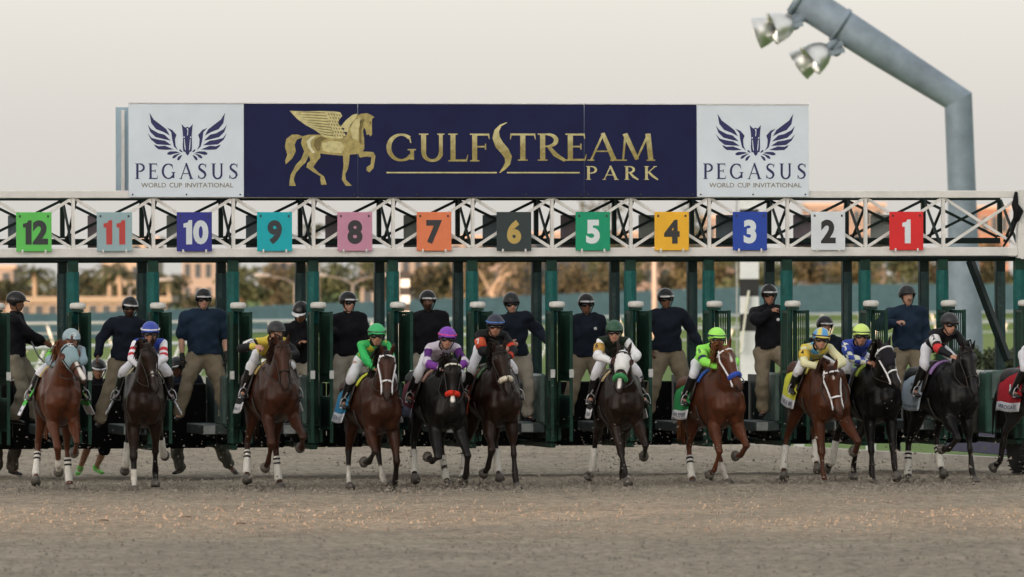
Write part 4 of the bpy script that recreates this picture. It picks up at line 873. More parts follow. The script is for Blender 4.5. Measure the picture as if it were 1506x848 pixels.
    if S.get('roll_col'):
        pts_, h, w_ = ring(.66, 1.12); m = MB(); half = pts_[14:] + pts_[1:7]
        m.tube(half, [.018] + [.036] * (len(half) - 2) + [.018], 10); m.build('shadow_roll', mat('fleece_' + S['id'], S['roll_col'], .95, .15, 40, .8, 120), root, True)
    if S.get('brow_col'):
        pts_, h, w_ = ring(.07, 1.10); m = MB()
        for i in list(range(15, 20)) + list(range(0, 6)):
            for q in (0, .5):
                p = pts_[i].lerp(pts_[(i + 1) % 20], q); m.tube([p, p + dors * .006], [.013, .013], 8)
        m.build('browband', mat('brow_beads', S['brow_col'], .6), root, True)
    if S.get('hood'):
        v = []; ts = [-.04, .02, .08, .16, .24, .32, .40, .50]; n = 24
        for t in ts:
            p, h, w_ = ring(max(t, -.04), 1.10); v += p[:20]
        f = [(i * 20 + j, i * 20 + (j + 1) % 20, (i + 1) * 20 + (j + 1) % 20, (i + 1) * 20 + j) for i in range(len(ts) - 1) for j in range(20)]
        hood = mobj('blinker_hood', v, f, fabric('hood_' + S['id'], S['hood'], .8), root, True)
        so = hood.modifiers.new('thick', 'SOLIDIFY'); so.thickness = .008; so.offset = 1
        for s in (-1, 1):
            c = HP(.22, s * .108, .03); ax = (side * s + dors * .35 + hd * .45).normalized()
            m = MB(); m.lathe([(.034, -.01), (.043, .004), (.043, .018), (.034, .022), (.030, .014), (.0, .008)], c, 14, ax)
            m.build('blinker_cup', mat('cup_' + S['id'], S.get('cup', (.02, .012, .01)), .6), hood, True)
        if S.get('hood_text'):
            for tt_, dx in ((S['hood_text'][0], -.014), (S['hood_text'][-1], .014)):
                tv, tf = text_mesh(tt_, .07, .006)
                m = MB(); m.add([HP(.13 - y / HL + (.02 if dx > 0 else 0), (x + dx), .155 if dx < 0 else .157) for x, y in tv], tf)
                m.build('hood_letter', mat('hood_print', (.75, .75, .75), .7), hood)
    # saddle cloth, saddle, girth
    cl = S['cloth']; a0, a1 = -.56, .08
    def cloth(u, s, off=0.0):      # u 0..1 front to back, s -1..1 round the back
        a = lerp(a1, a0, u) ; z, h, w_ = trunk_at(a); q = abs(s); sg = 1 if s >= 0 else -1
        a = a - .05 * q
        if q < .58:
            an = q / .58 * R_(74); x = sg * (w_ + .022 + off) * math.sin(an); zz = z + (h + .022 + off) * math.cos(an)
        else:
            an = R_(74); r = (q - .58) / .42; x = sg * ((w_ + .022 + off) * math.sin(an) + r * .32 * S.get('flare', .28) + .012 * math.sin(u * 9 + 2 * r)); zz = z + (h + .022 + off) * math.cos(an) - r * .33
            if off: x += sg * .0
        return TT(a, x, zz)
    nu, ns = 10, 40; v = []; f = []; vi = []
    for i in range(nu + 1):
        for j in range(ns + 1): v.append(cloth(i / nu, -1 + 2 * j / ns))
    mats = [fabric('cloth_' + S['id'], cl[0], .8), fabric('clothband_' + S['id'], cl[1], .8)]
    fm = []
    for i in range(nu):
        for j in range(ns): f.append((i * (ns + 1) + j, i * (ns + 1) + j + 1, (i + 1) * (ns + 1) + j + 1, (i + 1) * (ns + 1) + j)); fm.append(1 if (j < 3 or j >= ns - 3) else 0)
    co_ = mobj('saddle_cloth', v, f, mats, root, True); co_.data.polygons.foreach_set('material_index', fm)
    so = co_.modifiers.new('thick', 'SOLIDIFY'); so.thickness = .008; so.offset = 0
    for sg in (-1, 1):
        tv, tf = text_mesh(cl[2] or 'I', 1.0, .012); wid = max(x for x, y in tv) - min(x for x, y in tv); k = min(.80 / wid, .10 / .7)
        if cl[2]: m = MB(); m.add([cloth(.5 + sg * x * k, sg * (.925 - y * k * .62), 0) + Vector((sg * .010, 0, 0)) for x, y in tv], tf)
        if cl[2]: m.build('name_lettering', mat('print_navy', (.03, .035, .07), .7), co_)
        if cl[3]:
            tv, tf = text_mesh(cl[3], 1.0, .03)
            m = MB(); k = .42; m.add([cloth(.5 + sg * x * k * .9, sg * (.62 - y * k * .42), 0) + Vector((sg * .011, 0, .006)) for x, y in tv], tf)
            m.build('cloth_number', mat('num_' + S['id'], cl[4], .7), co_)
    m = MB(); z, h, w_ = trunk_at(-.1); m.tube([TT(.10, 0, z + h + .055), TT(-.05, 0, z + h + .045), TT(-.25, 0, z + h + .055)], [(.09, .035), (.11, .03), (.12, .035)], 12)
    for s in (-1, 1): m.tube([TT(.02, s * .12, z + h - .0), TT(.06, s * .25, z + h - .12), TT(.06, s * .315, z + .02)], [(.05, .05), (.012, .08), (.012, .05)], 8)
    m.build('saddle', mat('saddle_leather', (.02, .014, .012), .45), root, True)
    m = MB(); z, h, w_ = trunk_at(.14)
    m.tube([TT(.14, math.sin(a) * (w_ + .012), z + math.cos(a) * (h + .012)) for a in [R_(100) + i * R_(160) / 16 for i in range(17)]], [(.03, .008)] * 17, 6, side=(0, 1, 0), cap=False)
    m.build('girth', mat('girth_web', (.03, .027, .025), .8), root, True)
    m = MB()
    for i in range(-6, 7):
        a = i / 6 * .95; z, h, w_ = trunk_at(.15)
        m.v.append(tuple(TT(.16, math.sin(a) * (w_ + .03), z + math.cos(a) * (h + .032)))); m.v.append(tuple(TT(.09, math.sin(a) * (w_ + .035), z + math.cos(a) * (h + .036))))
    m.f = [(2 * i, 2 * i + 1, 2 * i + 3, 2 * i + 2) for i in range(12)]
    pad = m.build('saddle_pad', mat('pad_' + S['id'], S.get('pad', (.55, .42, .2)), .8), root, True)
    so = pad.modifiers.new('thick', 'SOLIDIFY'); so.thickness = .025; so.offset = 1
    return dict(legs=legs, root=root, HP=HP, TT=TT, S=S, leather=leather, bm=bm_, mid=mid, poll=poll)
# ================================================================== people
def dome(c, up, fw, rx, ry, rz, z0=-.05, n=20, k=8):
    """open half-ellipsoid shell: width rx, length ry, height rz from z0"""
    up = up.normalized(); fw = (fw - up * fw.dot(up)).normalized(); sd_ = fw.cross(up)
    v = []; f = []
    for i in range(k):
        for j in range(n):
            b = 2 * math.pi * j / n; zz = lerp(z0 - .012, .010, max(0, math.sin(b)) ** .7); a = lerp(math.asin(max(-1, zz / rz)), math.pi / 2 * .97, i / (k - 1)); v.append(c + sd_ * (rx * math.cos(a) * math.cos(b)) + fw * (ry * math.cos(a) * math.sin(b)) + up * (rz * math.sin(a)))
    f = [(i * n + j, i * n + (j + 1) % n, (i + 1) * n + (j + 1) % n, (i + 1) * n + j) for i in range(k - 1) for j in range(n)]
    f.append(tuple((k - 1) * n + j for j in range(n)))
    return v, f

def hand_tubes(mb, wr, d, palm, side, curl=.5, sc_=1.0):
    """palm and five fingers; d = direction of the hand, palm = way the palm faces, side = towards the thumb"""
    d = d.normalized(); palm = (palm - d * palm.dot(d)).normalized(); side = d.cross(palm) * (1 if d.cross(palm).dot(side) >= 0 else -1)
    mb.tube([wr - d * .02, wr + d * .03, wr + d * .085 * sc_], [(.026, .02), (.036, .017), (.042, .015)], 10, side)
    for i, (o, L) in enumerate(((.030, .072), (.011, .08), (-.009, .075), (-.029, .058))):
        b = wr + d * (.085 * sc_) + side * o; p = [b - d * .012]; an = curl * .4
        for q in range(3):
            L3 = L * (.45, .32, .25)[q]; dd = d * math.cos(an) + palm * math.sin(an); p.append(p[-1] + dd * (L3 + (.012 if q == 0 else 0))); an += curl * 1.1
        mb.tube(p, [.0105, .010, .0095, .0085], 7)
    b = wr + d * .025 + side * .028; t1 = (d * .7 + side * .75 + palm * .3).normalized(); t2 = (d * .85 + side * .15 + palm * (.3 + .4 * curl)).normalized()
    mb.tube([b, b + t1 * .04, b + t1 * .04 + t2 * .032, b + t1 * .04 + t2 * .032 + (t2 + palm * curl * .6).normalized() * .025], [.014, .0125, .011, .0095], 7)

def make_person(root, J, L):
    """J: joints; L: look"""
    pel, che, nek, hea = (Vector(J[k]) for k in ('pel', 'che', 'nek', 'hea'))
    hup = Vector(J['hup']).normalized(); fw = Vector(J['hfw']); fw = (fw - hup * fw.dot(hup)).normalized(); sd_ = fw.cross(hup)
    tsd = (Vector(J['shR']) - Vector(J['shL'])).normalized()          # across the shoulders
    b = L.get('build', 1.0)
    mb = MB()
    hsd = (Vector(J['hpR']) - Vector(J['hpL'])).normalized()
    mb.tube([pel - (che - pel).normalized() * .06, pel, pel.lerp(che, .5), che, che.lerp(nek, .65)], [(.13 * b, .095), (.15 * b, .105 * b), (.13 * b, .095 * b), (.155 * b, .105 * b), (.10, .07)], 14, tsd)
    mb.tube([che.lerp(nek, .6), nek, hea - hup * .05], [.06, .054, .055], 10)
    def H(x, y, z): return hea + sd_ * x + fw * y + hup * z
    mb.tube([H(0, .012, -.118), H(0, .006, -.085), H(0, .0, -.03), H(0, -.006, .03), H(0, -.01, .08), H(0, -.01, .115)], [(.036, .05), (.056, .078), (.072, .094), (.076, .098), (.066, .085), (.035, .05)], 16, sd_)
    mb.tube([H(0, .060, -.095), H(0, .078, -.085)], [.022, .018], 8)                                  # chin
    mb.tube([H(0, .090, .005), H(0, .104, -.025), H(0, .103, -.036)], [.009, .013, .016], 8)         # nose
    mb.tube([H(-.05, .068, .018), H(0, .092, .022), H(.05, .068, .018)], [.014, .014, .014], 8)       # brow
    mb.tube([H(-.02, .082, -.064), H(.02, .082, -.064)], [.013, .013], 8)                             # lips
    for s in (-1, 1): mb.tube([H(s * .076, -.012, .01), H(s * .082, -.016, -.025)], [(.01, .02), (.008, .015)], 8)   # ears
    for sfx, sg in (('L', -1), ('R', 1)):
        sh, el, wr = (Vector(J[k + sfx]) for k in ('sh', 'el', 'wr')); hp, kn, an, to = (Vector(J[k + sfx]) for k in ('hp', 'kn', 'an', 'to'))
        mb.tube([che.lerp(nek, .7), sh], [.055, .052 * b], 10); mb.tube([che.lerp(sh, .3), sh], [.07, .052 * b], 10)
        mb.tube([sh, sh.lerp(el, .4), el], [.053 * b, .047 * b, .040], 10)
        mb.tube([el, el.lerp(wr, .3), wr], [.040, .041 * b, .026], 10)
        hd_ = Vector(J.get('hd' + sfx, wr - el)); pm = Vector(J.get('pm' + sfx, (0, 1, 0))); th = Vector(J.get('th' + sfx, (0, -1, .4)))
        hand_tubes(mb, wr, hd_, pm, th, L.get('curl' + sfx, L.get('curl', .5)))
        mb.tube([pel.lerp(hp, .6), hp, hp.lerp(kn, .5), kn], [.10 * b, .092 * b, .075 * b, .055], 12)
        mb.tube([kn, kn.lerp(an, .35), an], [.054, .055, .034], 10)
        mb.tube([an, an.lerp(to, .4) - Vector((0, 0, .01)), to], [.036, (.036, .03), (.034, .02)], 8)
    body = blob(mb, .0125, 3, .5); co = mesh_co(body); skin = np.array(L['skin']); C = np.tile(skin, (len(co), 1))
    hm = np.linalg.norm(co - np.array(H(0, -.045, .03)), axis=1)
    if L.get('hair'):
        rel = co - np.array(hea); back = rel @ np.array(fw); upz = rel @ np.array(hup)
        m_ = ((back < .02) & (upz > -.05) & (hm < .15)) | ((upz > .06) & (hm < .16)); C[m_] = L['hair']
    if L.get('beard'):
        rel = co - np.array(hea); y = rel @ np.array(fw); z = rel @ np.array(hup); x = rel @ np.array(sd_)
        m_ = (z < -.045) & (z > -.14) & (y > .0) & (np.abs(x) < .08); C[m_] = C[m_] * .25
    if L.get('moustache'):
        d, t = seg_dist(co, H(-.03, .088, -.05), H(.03, .088, -.05)); C[d < .017] = (.16, .10, .06)
    d, t = seg_dist(co, H(-.016, .09, -.066), H(.016, .09, -.066)); k_ = np.clip((.014 - d) / .006, 0, 1)[:, None]; C = C * (1 - k_) + C * np.array((.75, .5, .5)) * k_
    set_coat(body, C)
    bo = link('body', body, attr_mat('skin', .5, .08, 120, .35, .08, 12), root)
    for s in (-1, 1):
        m = MB(); m.lathe([(.0, -.011), (.008, -.008), (.011, 0), (.008, .008), (.0, .011)], H(s * .031, .082, .004), 10); m.build('eye', mat('eye_white', (.35, .33, .31), .25, .05), bo, True)
    # ---- trousers
    tr = L['trousers']; loose = L.get('loose', .016)
    mb = MB(); mb.tube([pel + (che - pel).normalized() * .07, pel + (che - pel).normalized() * .02, pel - (che - pel).normalized() * .05], [(.145 * b + .012, .105 * b + .012), (.155 * b + .015, .112 * b + .015), (.15 * b + .01, .11 * b + .01)], 14, hsd)
    for sfx in 'LR':
        hp, kn, an = (Vector(J[k + sfx]) for k in ('hp', 'kn', 'an')); end = kn.lerp(an, L.get('leg_end', .93))
        mb.tube([pel.lerp(hp, .5), hp, hp.lerp(kn, .5), kn], [.10 * b + loose, .097 * b + loose, .080 * b + loose, .060 + loose], 12)
        mb.tube([kn, kn.lerp(end, .4), end], [.060 + loose, .058 + loose * 1.2, (.042 + loose * 1.4) if L.get('leg_end', .93) > .8 else .048], 12)
    me = blob(mb, .016, 3, .5); rumple(me, L.get('fold', .007), 24, len(root.name) + int(abs(pel.x) * 97))
    link('trousers', me, fabric(*tr), root)
    # ---- boots or shoes
    for sfx in 'LR':
        kn, an, to = (Vector(J[k + sfx]) for k in ('kn', 'an', 'to'))
        mb = MB(); fd = (to - an); fd.z = 0; 
        if fd.length < .02: fd = Vector((0, -1, 0))
        fd.normalize(); hl = an - fd * .05
        dn = (to - an).normalized(); 
        if L['boots'] == 'tall': mb.tube([kn.lerp(an, .10), kn.lerp(an, .4), an.lerp(kn, .15), an], [.062, .060, .046, .046], 12)
        else: mb.tube([an.lerp(kn, .10), an], [.048, .050], 10)
        heel = an - dn * .045 + Vector((0, 0, -.035)) if L['boots'] != 'tall' else an - dn * .05 - (kn - an).normalized() * .03
        mb.tube([heel, an.lerp(to, .35) - (kn - an).normalized() * .02, to + dn * .03], [(.036, .032), (.043, .034), (.040, .024)], 10)
        link('boot' if L['boots'] == 'tall' else 'shoe', blob(mb, .013, 3), L.get('boot_mat') or mat('boot_black', (.012, .011, .011), .35, .2), root)
    # ---- jacket or silks
    sv = L.get('sleeve_end', .95); pad = L.get('pad', .02)
    mb = MB(); ax = (che - pel).normalized(); hem = L.get('hem', .015)
    mb.tube([pel - ax * hem, pel + ax * .02, pel.lerp(che, .5), che, che.lerp(nek, .55), nek + (hea - nek) * .12], [(.172 * b + pad, .128 * b + pad), (.165 * b + pad, .12 * b + pad), (.15 * b + pad, .11 * b + pad), (.165 * b + pad, .115 * b + pad), (.115 + pad, .085 + pad * .6), (.068, .070)], 16, tsd, cap=False)
    split = L.get('split_sleeves')
    def sleeve(mb, sfx):
        sh, el, wr = (Vector(J[k + sfx]) for k in ('sh', 'el', 'wr')); e = el.lerp(wr, sv) if sv > 0 else sh.lerp(el, 1 + sv)
        if not split: mb.tube([che.lerp(nek, .75), nek.lerp(sh, .5) - ax * .015, sh], [.06 + pad * .4, .058 * b + pad * .5, .060 * b + pad * .5], 12); mb.tube([che.lerp(sh, .35), sh], [.09 * b + pad * .5, .062 * b + pad * .5], 12)
        mb.tube([sh, sh.lerp(el, .5), el if sv > 0 else e], [.062 * b + pad * .6, .058 * b + pad * .7, .052 + pad * .7], 12)
        if sv > 0: mb.tube([el, el.lerp(e, .5), e], [.052 + pad * .7, .048 + pad * .6, .036 + pad * .4], 12)
    for sfx in 'LR':
        if not split: sleeve(mb, sfx)
        else: mb.tube([che.lerp(nek, .75), nek.lerp(Vector(J['sh' + sfx]), .5) - ax * .012, Vector(J['sh' + sfx])], [.06, .058, .058], 10); mb.tube([che.lerp(Vector(J['sh' + sfx]), .3), Vector(J['sh' + sfx])], [.09, .060], 10)
    me = blob(mb, .016, 3, .5); rumple(me, L.get('fold', .007), 24, int(abs(hea.x) * 131))
    if L.get('paint'):
        co = mesh_co(me); rel = co - np.array(che); X = rel @ np.array(tsd); Z = rel @ np.array(ax)
        set_coat(me, L['paint'](X, Z, rel)); jm = attr_mat('silk_painted', .6, .35, 22, .12, .10, 9, .0)
    else: jm = L['jacket_mat']
    jk = link(L.get('top_name', 'jacket'), me, jm, root)
    if split:
        for sfx in 'LR':
            mb = MB(); sleeve(mb, sfx); me = blob(mb, .014, 3, .5); rumple(me, .006, 26, int(abs(hea.x) * 31))
            sh, el, wr = (np.array(Vector(J[k + sfx])) for k in ('sh', 'el', 'wr')); co = mesh_co(me)
            d1, t1 = seg_dist(co, sh, el); d2, t2 = seg_dist(co, el, wr); T_ = np.where(d1 <= d2, t1, 1 + t2)
            set_coat(me, L['sleeve_paint'](T_, co)); s_ = link('sleeve', me, attr_mat('silk_painted', .6, .35, 22, .12, .10, 9, .0), root)
            if L.get('armband') and sfx == L.get('band_side', 'L'):
                bc, nc, num = L['armband']; p = Vector(sh).lerp(Vector(el), .30); q = Vector(sh).lerp(Vector(el), .72)
                m = MB(); rr = .064 + pad * .75; m.tube([p, q], [rr, rr * .97], 14, cap=False); ab = m.build('armband', fabric('band_' + root['label'][-12:], bc), s_, True)
                axd = (q - p).normalized(); out = Vector((-.55, -.83, .12)); out = (out - axd * out.dot(axd)).normalized(); rt = axd.cross(out)
                if rt.x < 0: rt = -rt
                tv, tf = text_mesh(num, .105, .02, .8); m = MB(); upd = -axd
                vv = []
                for x, y in tv:
                    an_ = x / rr; vv.append((p + q) * .5 + upd * y + (out * math.cos(an_) + rt * math.sin(an_)) * (rr + .004))
                m.add(vv, tf); m.build('armband_number', mat('bandnum_%.2f_%.2f' % (nc[0], nc[1]), nc, .7), ab)
    if L.get('gloves'):
        for sfx in 'LR':
            el, wr = Vector(J['el' + sfx]), Vector(J['wr' + sfx]); mb = MB(); hand_tubes(mb, wr, wr - el, Vector(J.get('pm' + sfx, (0, 1, 0))), Vector(J.get('th' + sfx, (0, -1, .4))), L.get('curl', .5)); mb.tube([wr - (wr - el).normalized() * .05, wr + (wr - el).normalized() * .03], [.034, .032], 10)
            me = blob(mb, .011, 2); co = mesh_co(me); nn = np.empty(len(me.vertices) * 3); me.vertices.foreach_get('normal', nn); co += nn.reshape(-1, 3) * .005; me.vertices.foreach_set('co', co.ravel()); me.update(); link('glove', me, mat('glove_black', (.012, .012, .012), .6), root)
    if L.get('badge'):
        n_ = (ax.cross(tsd)); n_ = n_ if n_.y < 0 else -n_; p_ = che + tsd * .09 * b + n_ * (.115 * b + pad + .014) - ax * .02
        m = MB(); m.lathe([(.0, -.012), (.022, -.010), (.022, .0), (.0, .004)], p_, 12, n_); m.build('badge', mat('badge_white', (.6, .6, .62), .6), jk)
    # collar
    m = MB(); cc = nek + (hea - nek) * .10; fr_ = (ax.cross(tsd)); fr_ = fr_ if fr_.y < 0 else -fr_
    loop = [cc + tsd * (.066 * math.sin(a)) - fr_ * (.066 * math.cos(a)) for a in [R_(-150) + R_(300) * i / 16 for i in range(17)]]
    m.tube(loop, [(.008, .022)] * 17, 6, side=tuple(Vector(tsd.cross(ax)) * .2 + tsd)); m.build('collar', jm, jk, True)
    # ---- head gear
    hc = H(0, -.006, .035); hk = L.get('head', 'helmet')
    if hk in ('helmet', 'cap'):
        v, f = dome(hc, hup * 1.0 + fw * .08, fw, .103, .128, .108, -.045)
        hm_ = L['helmet_mat']; he = mobj('helmet', v, f, hm_, root, True)
        if L.get('cap_paint'): pass
        so = he.modifiers.new('thick', 'SOLIDIFY'); so.thickness = .012; so.offset = 1
        # peak
        m = MB(); n = 10; v = []
        for r0, dz in ((0, .0), (1, -.018)):
            for i in range(n + 1):
                a = R_(lerp(32, 148, i / n)); ext = .062 * math.sin(math.pi * i / n) ** .6 * r0
                v.append(hc + sd_ * ((.104 + ext * .5) * math.cos(a)) + fw * ((.128 + ext) * math.sin(a)) + hup * (.016 + dz * .7))
        f = [(i, i + 1, i + n + 2, i + n + 1) for i in range(n)]
        pk = mobj('peak', v, f, L.get('peak_mat') or hm_, he, True); so = pk.modifiers.new('thick', 'SOLIDIFY'); so.thickness = .010; so.offset = 0
        if L.get('peak_edge') is not None:
            m = MB(); m.tube([Vector(p) for p in v[n + 1:]], [(.010, .013)] * (n + 1), 6); m.build('peak_edge', L['peak_edge'], he, True)
        if L.get('cap_band') is not None:
            loop = [hc + sd_ * (.119 * math.cos(a)) + fw * (.144 * math.sin(a)) + hup * (.020) for a in [2 * math.pi * i / 24 for i in range(25)]]
            m = MB(); m.tube(loop, [(.005, .012)] * 25, 6, side=tuple(hup.orthogonal()), cap=False); m.build('cap_band', L['cap_band'], he, True)
        if L.get('straps', True):
            m = MB()
            for s in (-1, 1): m.tube([hc + sd_ * s * .108 + fw * .02 - hup * .03, H(s * .082, .02, -.05), H(s * .045, .05, -.118)], [(.008, .004)] * 3, 6)
            m.tube([H(-.045, .05, -.118), H(0, .055, -.13), H(.045, .05, -.118)], [(.008, .004)] * 3, 6); m.build('chin_strap', mat('strap_black', (.012, .012, .012), .6), he, True)
    if L.get('glasses'):
        n = 10; v = []
        for zz in (-.024, .022):
            for i in range(n + 1):
                a = R_(lerp(28, 152, i / n)); v.append(H(.084 * math.cos(a),   .104 * math.sin(a) + .006, -.002 + zz * (1 if abs(i - n / 2) > 1 or zz > 0 else .3)))
        gl = mobj('glasses', v, [(i, i + 1, i + n + 2, i + n + 1) for i in range(n)], mat('lens_dark', (.006, .006, .008), .12, .05, spec=.6), root, True)
        so = gl.modifiers.new('thick', 'SOLIDIFY'); so.thickness = .010; so.offset = 0
        if L['glasses'] == 'goggles':
            m = MB(); loop = [H(.112 * math.cos(a), .122 * math.sin(a) - .012, .03) for a in [R_(150) + R_(240) * i / 16 for i in range(17)]]
            m.tube(loop, [(.004, .010)] * 17, 6, side=tuple(hup.orthogonal())); m.build('goggle_strap', mat('strap_black', (.012, .012, .012), .6), gl, True)
    return dict(H=H, hc=hc, hup=hup, fw=fw, sd=sd_, jk=jk)

# ------------------------------------------------------------------ jockeys
def make_jockey(hs, L):
    S = hs['S']; TT = hs['TT']; o = L.get('off', (0, 0, 0)); dz = o[2]; da = o[0]; dl = o[1]
    J = {}
    hipc = TT(-.18 + da, dl * .5, 1.79 + dz * .6); J['pel'] = hipc
    lean = L.get('lean', .5) * .55 + .45; ch = hipc + Vector((dl * .5, -.33 * math.sin(lean * 1.57) - .02, .33 * math.cos(lean * 1.57))) ; J['che'] = ch
    ax = (ch - hipc).normalized(); nk = ch + ax * .15; J['nek'] = nk
    hd = nk + Vector((L.get('hx', 0), -.085, .095)); J['hea'] = hd; J['hup'] = Vector((L.get('tilt', 0), -.12, 1)); ph = -R_(S['yaw'] + 11) * .7; J['hfw'] = Vector((L.get('look', 0) + math.sin(ph), -math.cos(ph), -.22))
    tw = L.get('twist', 0)
    for sfx, sg in (('L', -1), ('R', 1)):
        sh = ch + ax * .08 + Vector((sg * .172, -sg * tw, 0)); J['sh' + sfx] = sh
        ht = L.get('hand' + sfx) ; 
        w_ = TT(*ht) if ht else TT(.58, sg * .10 + dl * .6, 1.64 + dz * .3)
        el, wr = ik(sh, w_, .265, .24, Vector((sg * 1.0, .35, -.3))); J['el' + sfx] = el; J['wr' + sfx] = wr
        J['hd' + sfx] = Vector((-sg * .5, -.75, -.25)); J['pm' + sfx] = Vector((-sg * .5, .1, -.8)); J['th' + sfx] = Vector((-sg * .3, .3, .8))
        hp = hipc + Vector((sg * .10, 0, -.03)); J['hp' + sfx] = hp
        ank = TT(-.12, sg * .345, 1.25); kn, ank = ik(hp, ank, .385, .385, Vector((sg * .28, -1, .1))); J['kn' + sfx] = kn; J['an' + sfx] = ank
        J['to' + sfx] = ank + Vector((sg * .02, -.165, -.055))
    nm = L['label']
    root = empty('person', S['loc'], R_(S['yaw']), label=nm, cat='person', group='jockeys riding the racehorses')
    L.setdefault('skin', (.42, .22, .15)); L.update(trousers=L.get('trousers', ('breeches_white', (.60, .60, .64), .75, .08)), loose=.004, leg_end=.42, boots='tall', build=.78, pad=.012, fold=.005, split_sleeves=True, curl=1.0, hem=.03, top_name='silks', glasses=L.get('glasses', 'goggles'), straps=True)
    P = make_person(root, J, L)
    # stirrups belong to the saddle
    for sfx, sg in (('L', -1), ('R', 1)):
        b = J['an' + sfx].lerp(J['to' + sfx], .75) - Vector((0, 0, .025)); m = MB(); w2 = .062
        m.tube([b + Vector((-w2, 0, 0)), b + Vector((w2, 0, 0))], [(.02, .008)] * 2, 6, side=(0, 1, 0)); 
        arch = [b + Vector((w2 * math.cos(a), 0, .13 * math.sin(a))) for a in [math.pi * i / 10 for i in range(11)]]
        m.tube(arch, [.006] * 11, 6); m.tube([b + Vector((0, 0, .13)), TT(.02, sg * .20, 1.56)], [(.003, .012)] * 2, 6, side=(0, 1, 0))
        m.build('stirrup', mat('stirrup_steel', (.5, .5, .52), .35, .1, metal=1), hs['root'], True)
    # reins run from the bit to the hands
    m = MB(); HP = hs['HP']
    for sfx, sg in (('L', -1), ('R', 1)):
        p = HP(.82, sg * .074, -.03); q = J['wr' + sfx] + J['hd' + sfx].normalized() * .08; md = p.lerp(q, .5) + Vector((sg * .10, 0, -.05)); 
        m.tube([p, p.lerp(md, .5) + Vector((sg * .02, 0, -.01)), md, md.lerp(q, .5) + Vector((sg * .015, 0, 0)), q], [(.009, .004)] * 5, 6)
    m.build('reins', hs['leather'], hs['root'], True)
    return root, P, J
# ================================================================== the field: twelve horses and riders
def hpos(u, Y): return (GX(u, Y), Y, 0)
BLK = (.012, .012, .014); WHT = (.66, .66, .68)
CHEST = (.078, .025, .011); BAY = (.042, .015, .008); DBAY = (.019, .009, .006); BLACK = (.008, .007, .007); PT = (.012, .009, .008)
def flat(c): return lambda X, Z, rel: np.tile(np.array(c), (len(X), 1))
def sl(c): return lambda T, co: np.tile(np.array(c), (len(T), 1))
def bands(base, *bs):
    def fn(T, co):
        C = np.tile(np.array(base), (len(T), 1))
        for lo, hi, c in bs: C[(T >= lo) & (T < hi)] = c
        return C
    return fn
def checks(c1, c2, k, off=0.0):
    def fn(T, co):
        q = (np.floor(co[:, 2] * k + off) + np.floor(co[:, 0] * k)).astype(int) % 2
        return np.where(q[:, None] == 0, np.array(c1), np.array(c2))
    return fn
def diamonds(c0, c1, c2, k):
    def fn(X, Z, rel):
        a = np.floor((X + Z) * k).astype(int); b = np.floor((X - Z) * k).astype(int)
        C = np.tile(np.array(c0), (len(X), 1)); C[(a % 2 == 0) & (b % 2 == 0)] = c1; C[(a % 2 == 1) & (b % 2 == 1)] = c2; return C
    return fn
def chevrons(base, c):
    def fn(T, co):
        C = np.tile(np.array(base), (len(T), 1)); C[((T > .42) & (T < .62)) | ((T > .80) & (T < 1.0))] = c; return C
    return fn
def front_mark(base, col, x0, x1, z0, z1):
    def fn(X, Z, rel):
        C = np.tile(np.array(base), (len(X), 1)); C[(X > x0) & (X < x1) & (Z > z0) & (Z < z1)] = col; return C
    return fn
capm = lambda n, c, r=.45: mat('cap_' + n, c, r, .08, 6, .1, 30)

FIELD = []
def entry(h, j): FIELD.append((h, j))
entry(dict(id='twelve', loc=hpos(84, -4.9), yaw=-2, face=14, pitch=5, legs=[('f_hang', .10), ('f_fold', .02), ('h_fwd', -.10), ('h_down', .05)], poll=(0.880, .03, 1.820), muzzle=(1.240, 0.190, 1.460), coat=CHEST, points=CHEST, hair=(.11, .04, .018),
  socks=(0,), wraps={2: ('w', 1), 3: ('w', 1)}, blaze=[(.45, 0, .92, 0, .045)], hood=(.21, .30, .33), cup=(.09, .03, .02), hood_text='CC', cloth=((.07, .42, .07), (.6, .6, .66), 'CALIFORNIA CHROME', '12', (.05, .05, .05)), flare=.55, girth=(.3, .25, .15),
  label='chestnut racehorse with grey-blue blinker hood and lime green saddle cloth'),
 dict(label='jockey in grey-blue silks and cap riding the hooded chestnut horse', off=(-.05, 0.110, -.22), hx=.02, look=.25, tilt=.05, helmet_mat=capm('grey', (.24, .32, .35)), cap_band=None, paint=front_mark((.20, .23, .23), (.26, .08, .08), -.09, .09, -.02, .05), sleeve_paint=sl((.22, .30, .34)), armband=((.16, .48, .08), BLK, '12'), glasses=None, cap_text='CC', skin=(.30, .14, .09)))
entry(dict(id='eleven', loc=hpos(211, -4.7), yaw=-8, face=4, pitch=0, legs=[('f_down', .02), ('f_push', .0), ('h_lift', -.08), ('h_lift2', .10)], poll=(0.860, 0.040, 1.850), muzzle=(1.060, 0.150, 1.270), coat=DBAY, points=BLACK, wraps={2: ('w', 0), 3: ('w', 0)}, socks=(0,),
  blaze=[(.58, 0, .64, 0, .022)], cloth=((.30, .31, .36), (.62, .62, .66), 'ERAGON', '11', (.55, .12, .12)), flare=.6, girth=(.05, .05, .06), pad=(.5, .48, .3),
  label='dark bay racehorse with white hind leg wraps and pale grey saddle cloth'),
 dict(label='jockey in blue silks with white sleeves and red chevrons on dark bay horse', off=(0, 0.070, -.08), helmet_mat=capm('blue', (.025, .05, .30)), cap_band=mat('band_white', WHT, .7), paint=flat((.03, .06, .33)), sleeve_paint=chevrons((.66, .66, .70), (.45, .03, .04)), skin=(.35, .17, .11)))
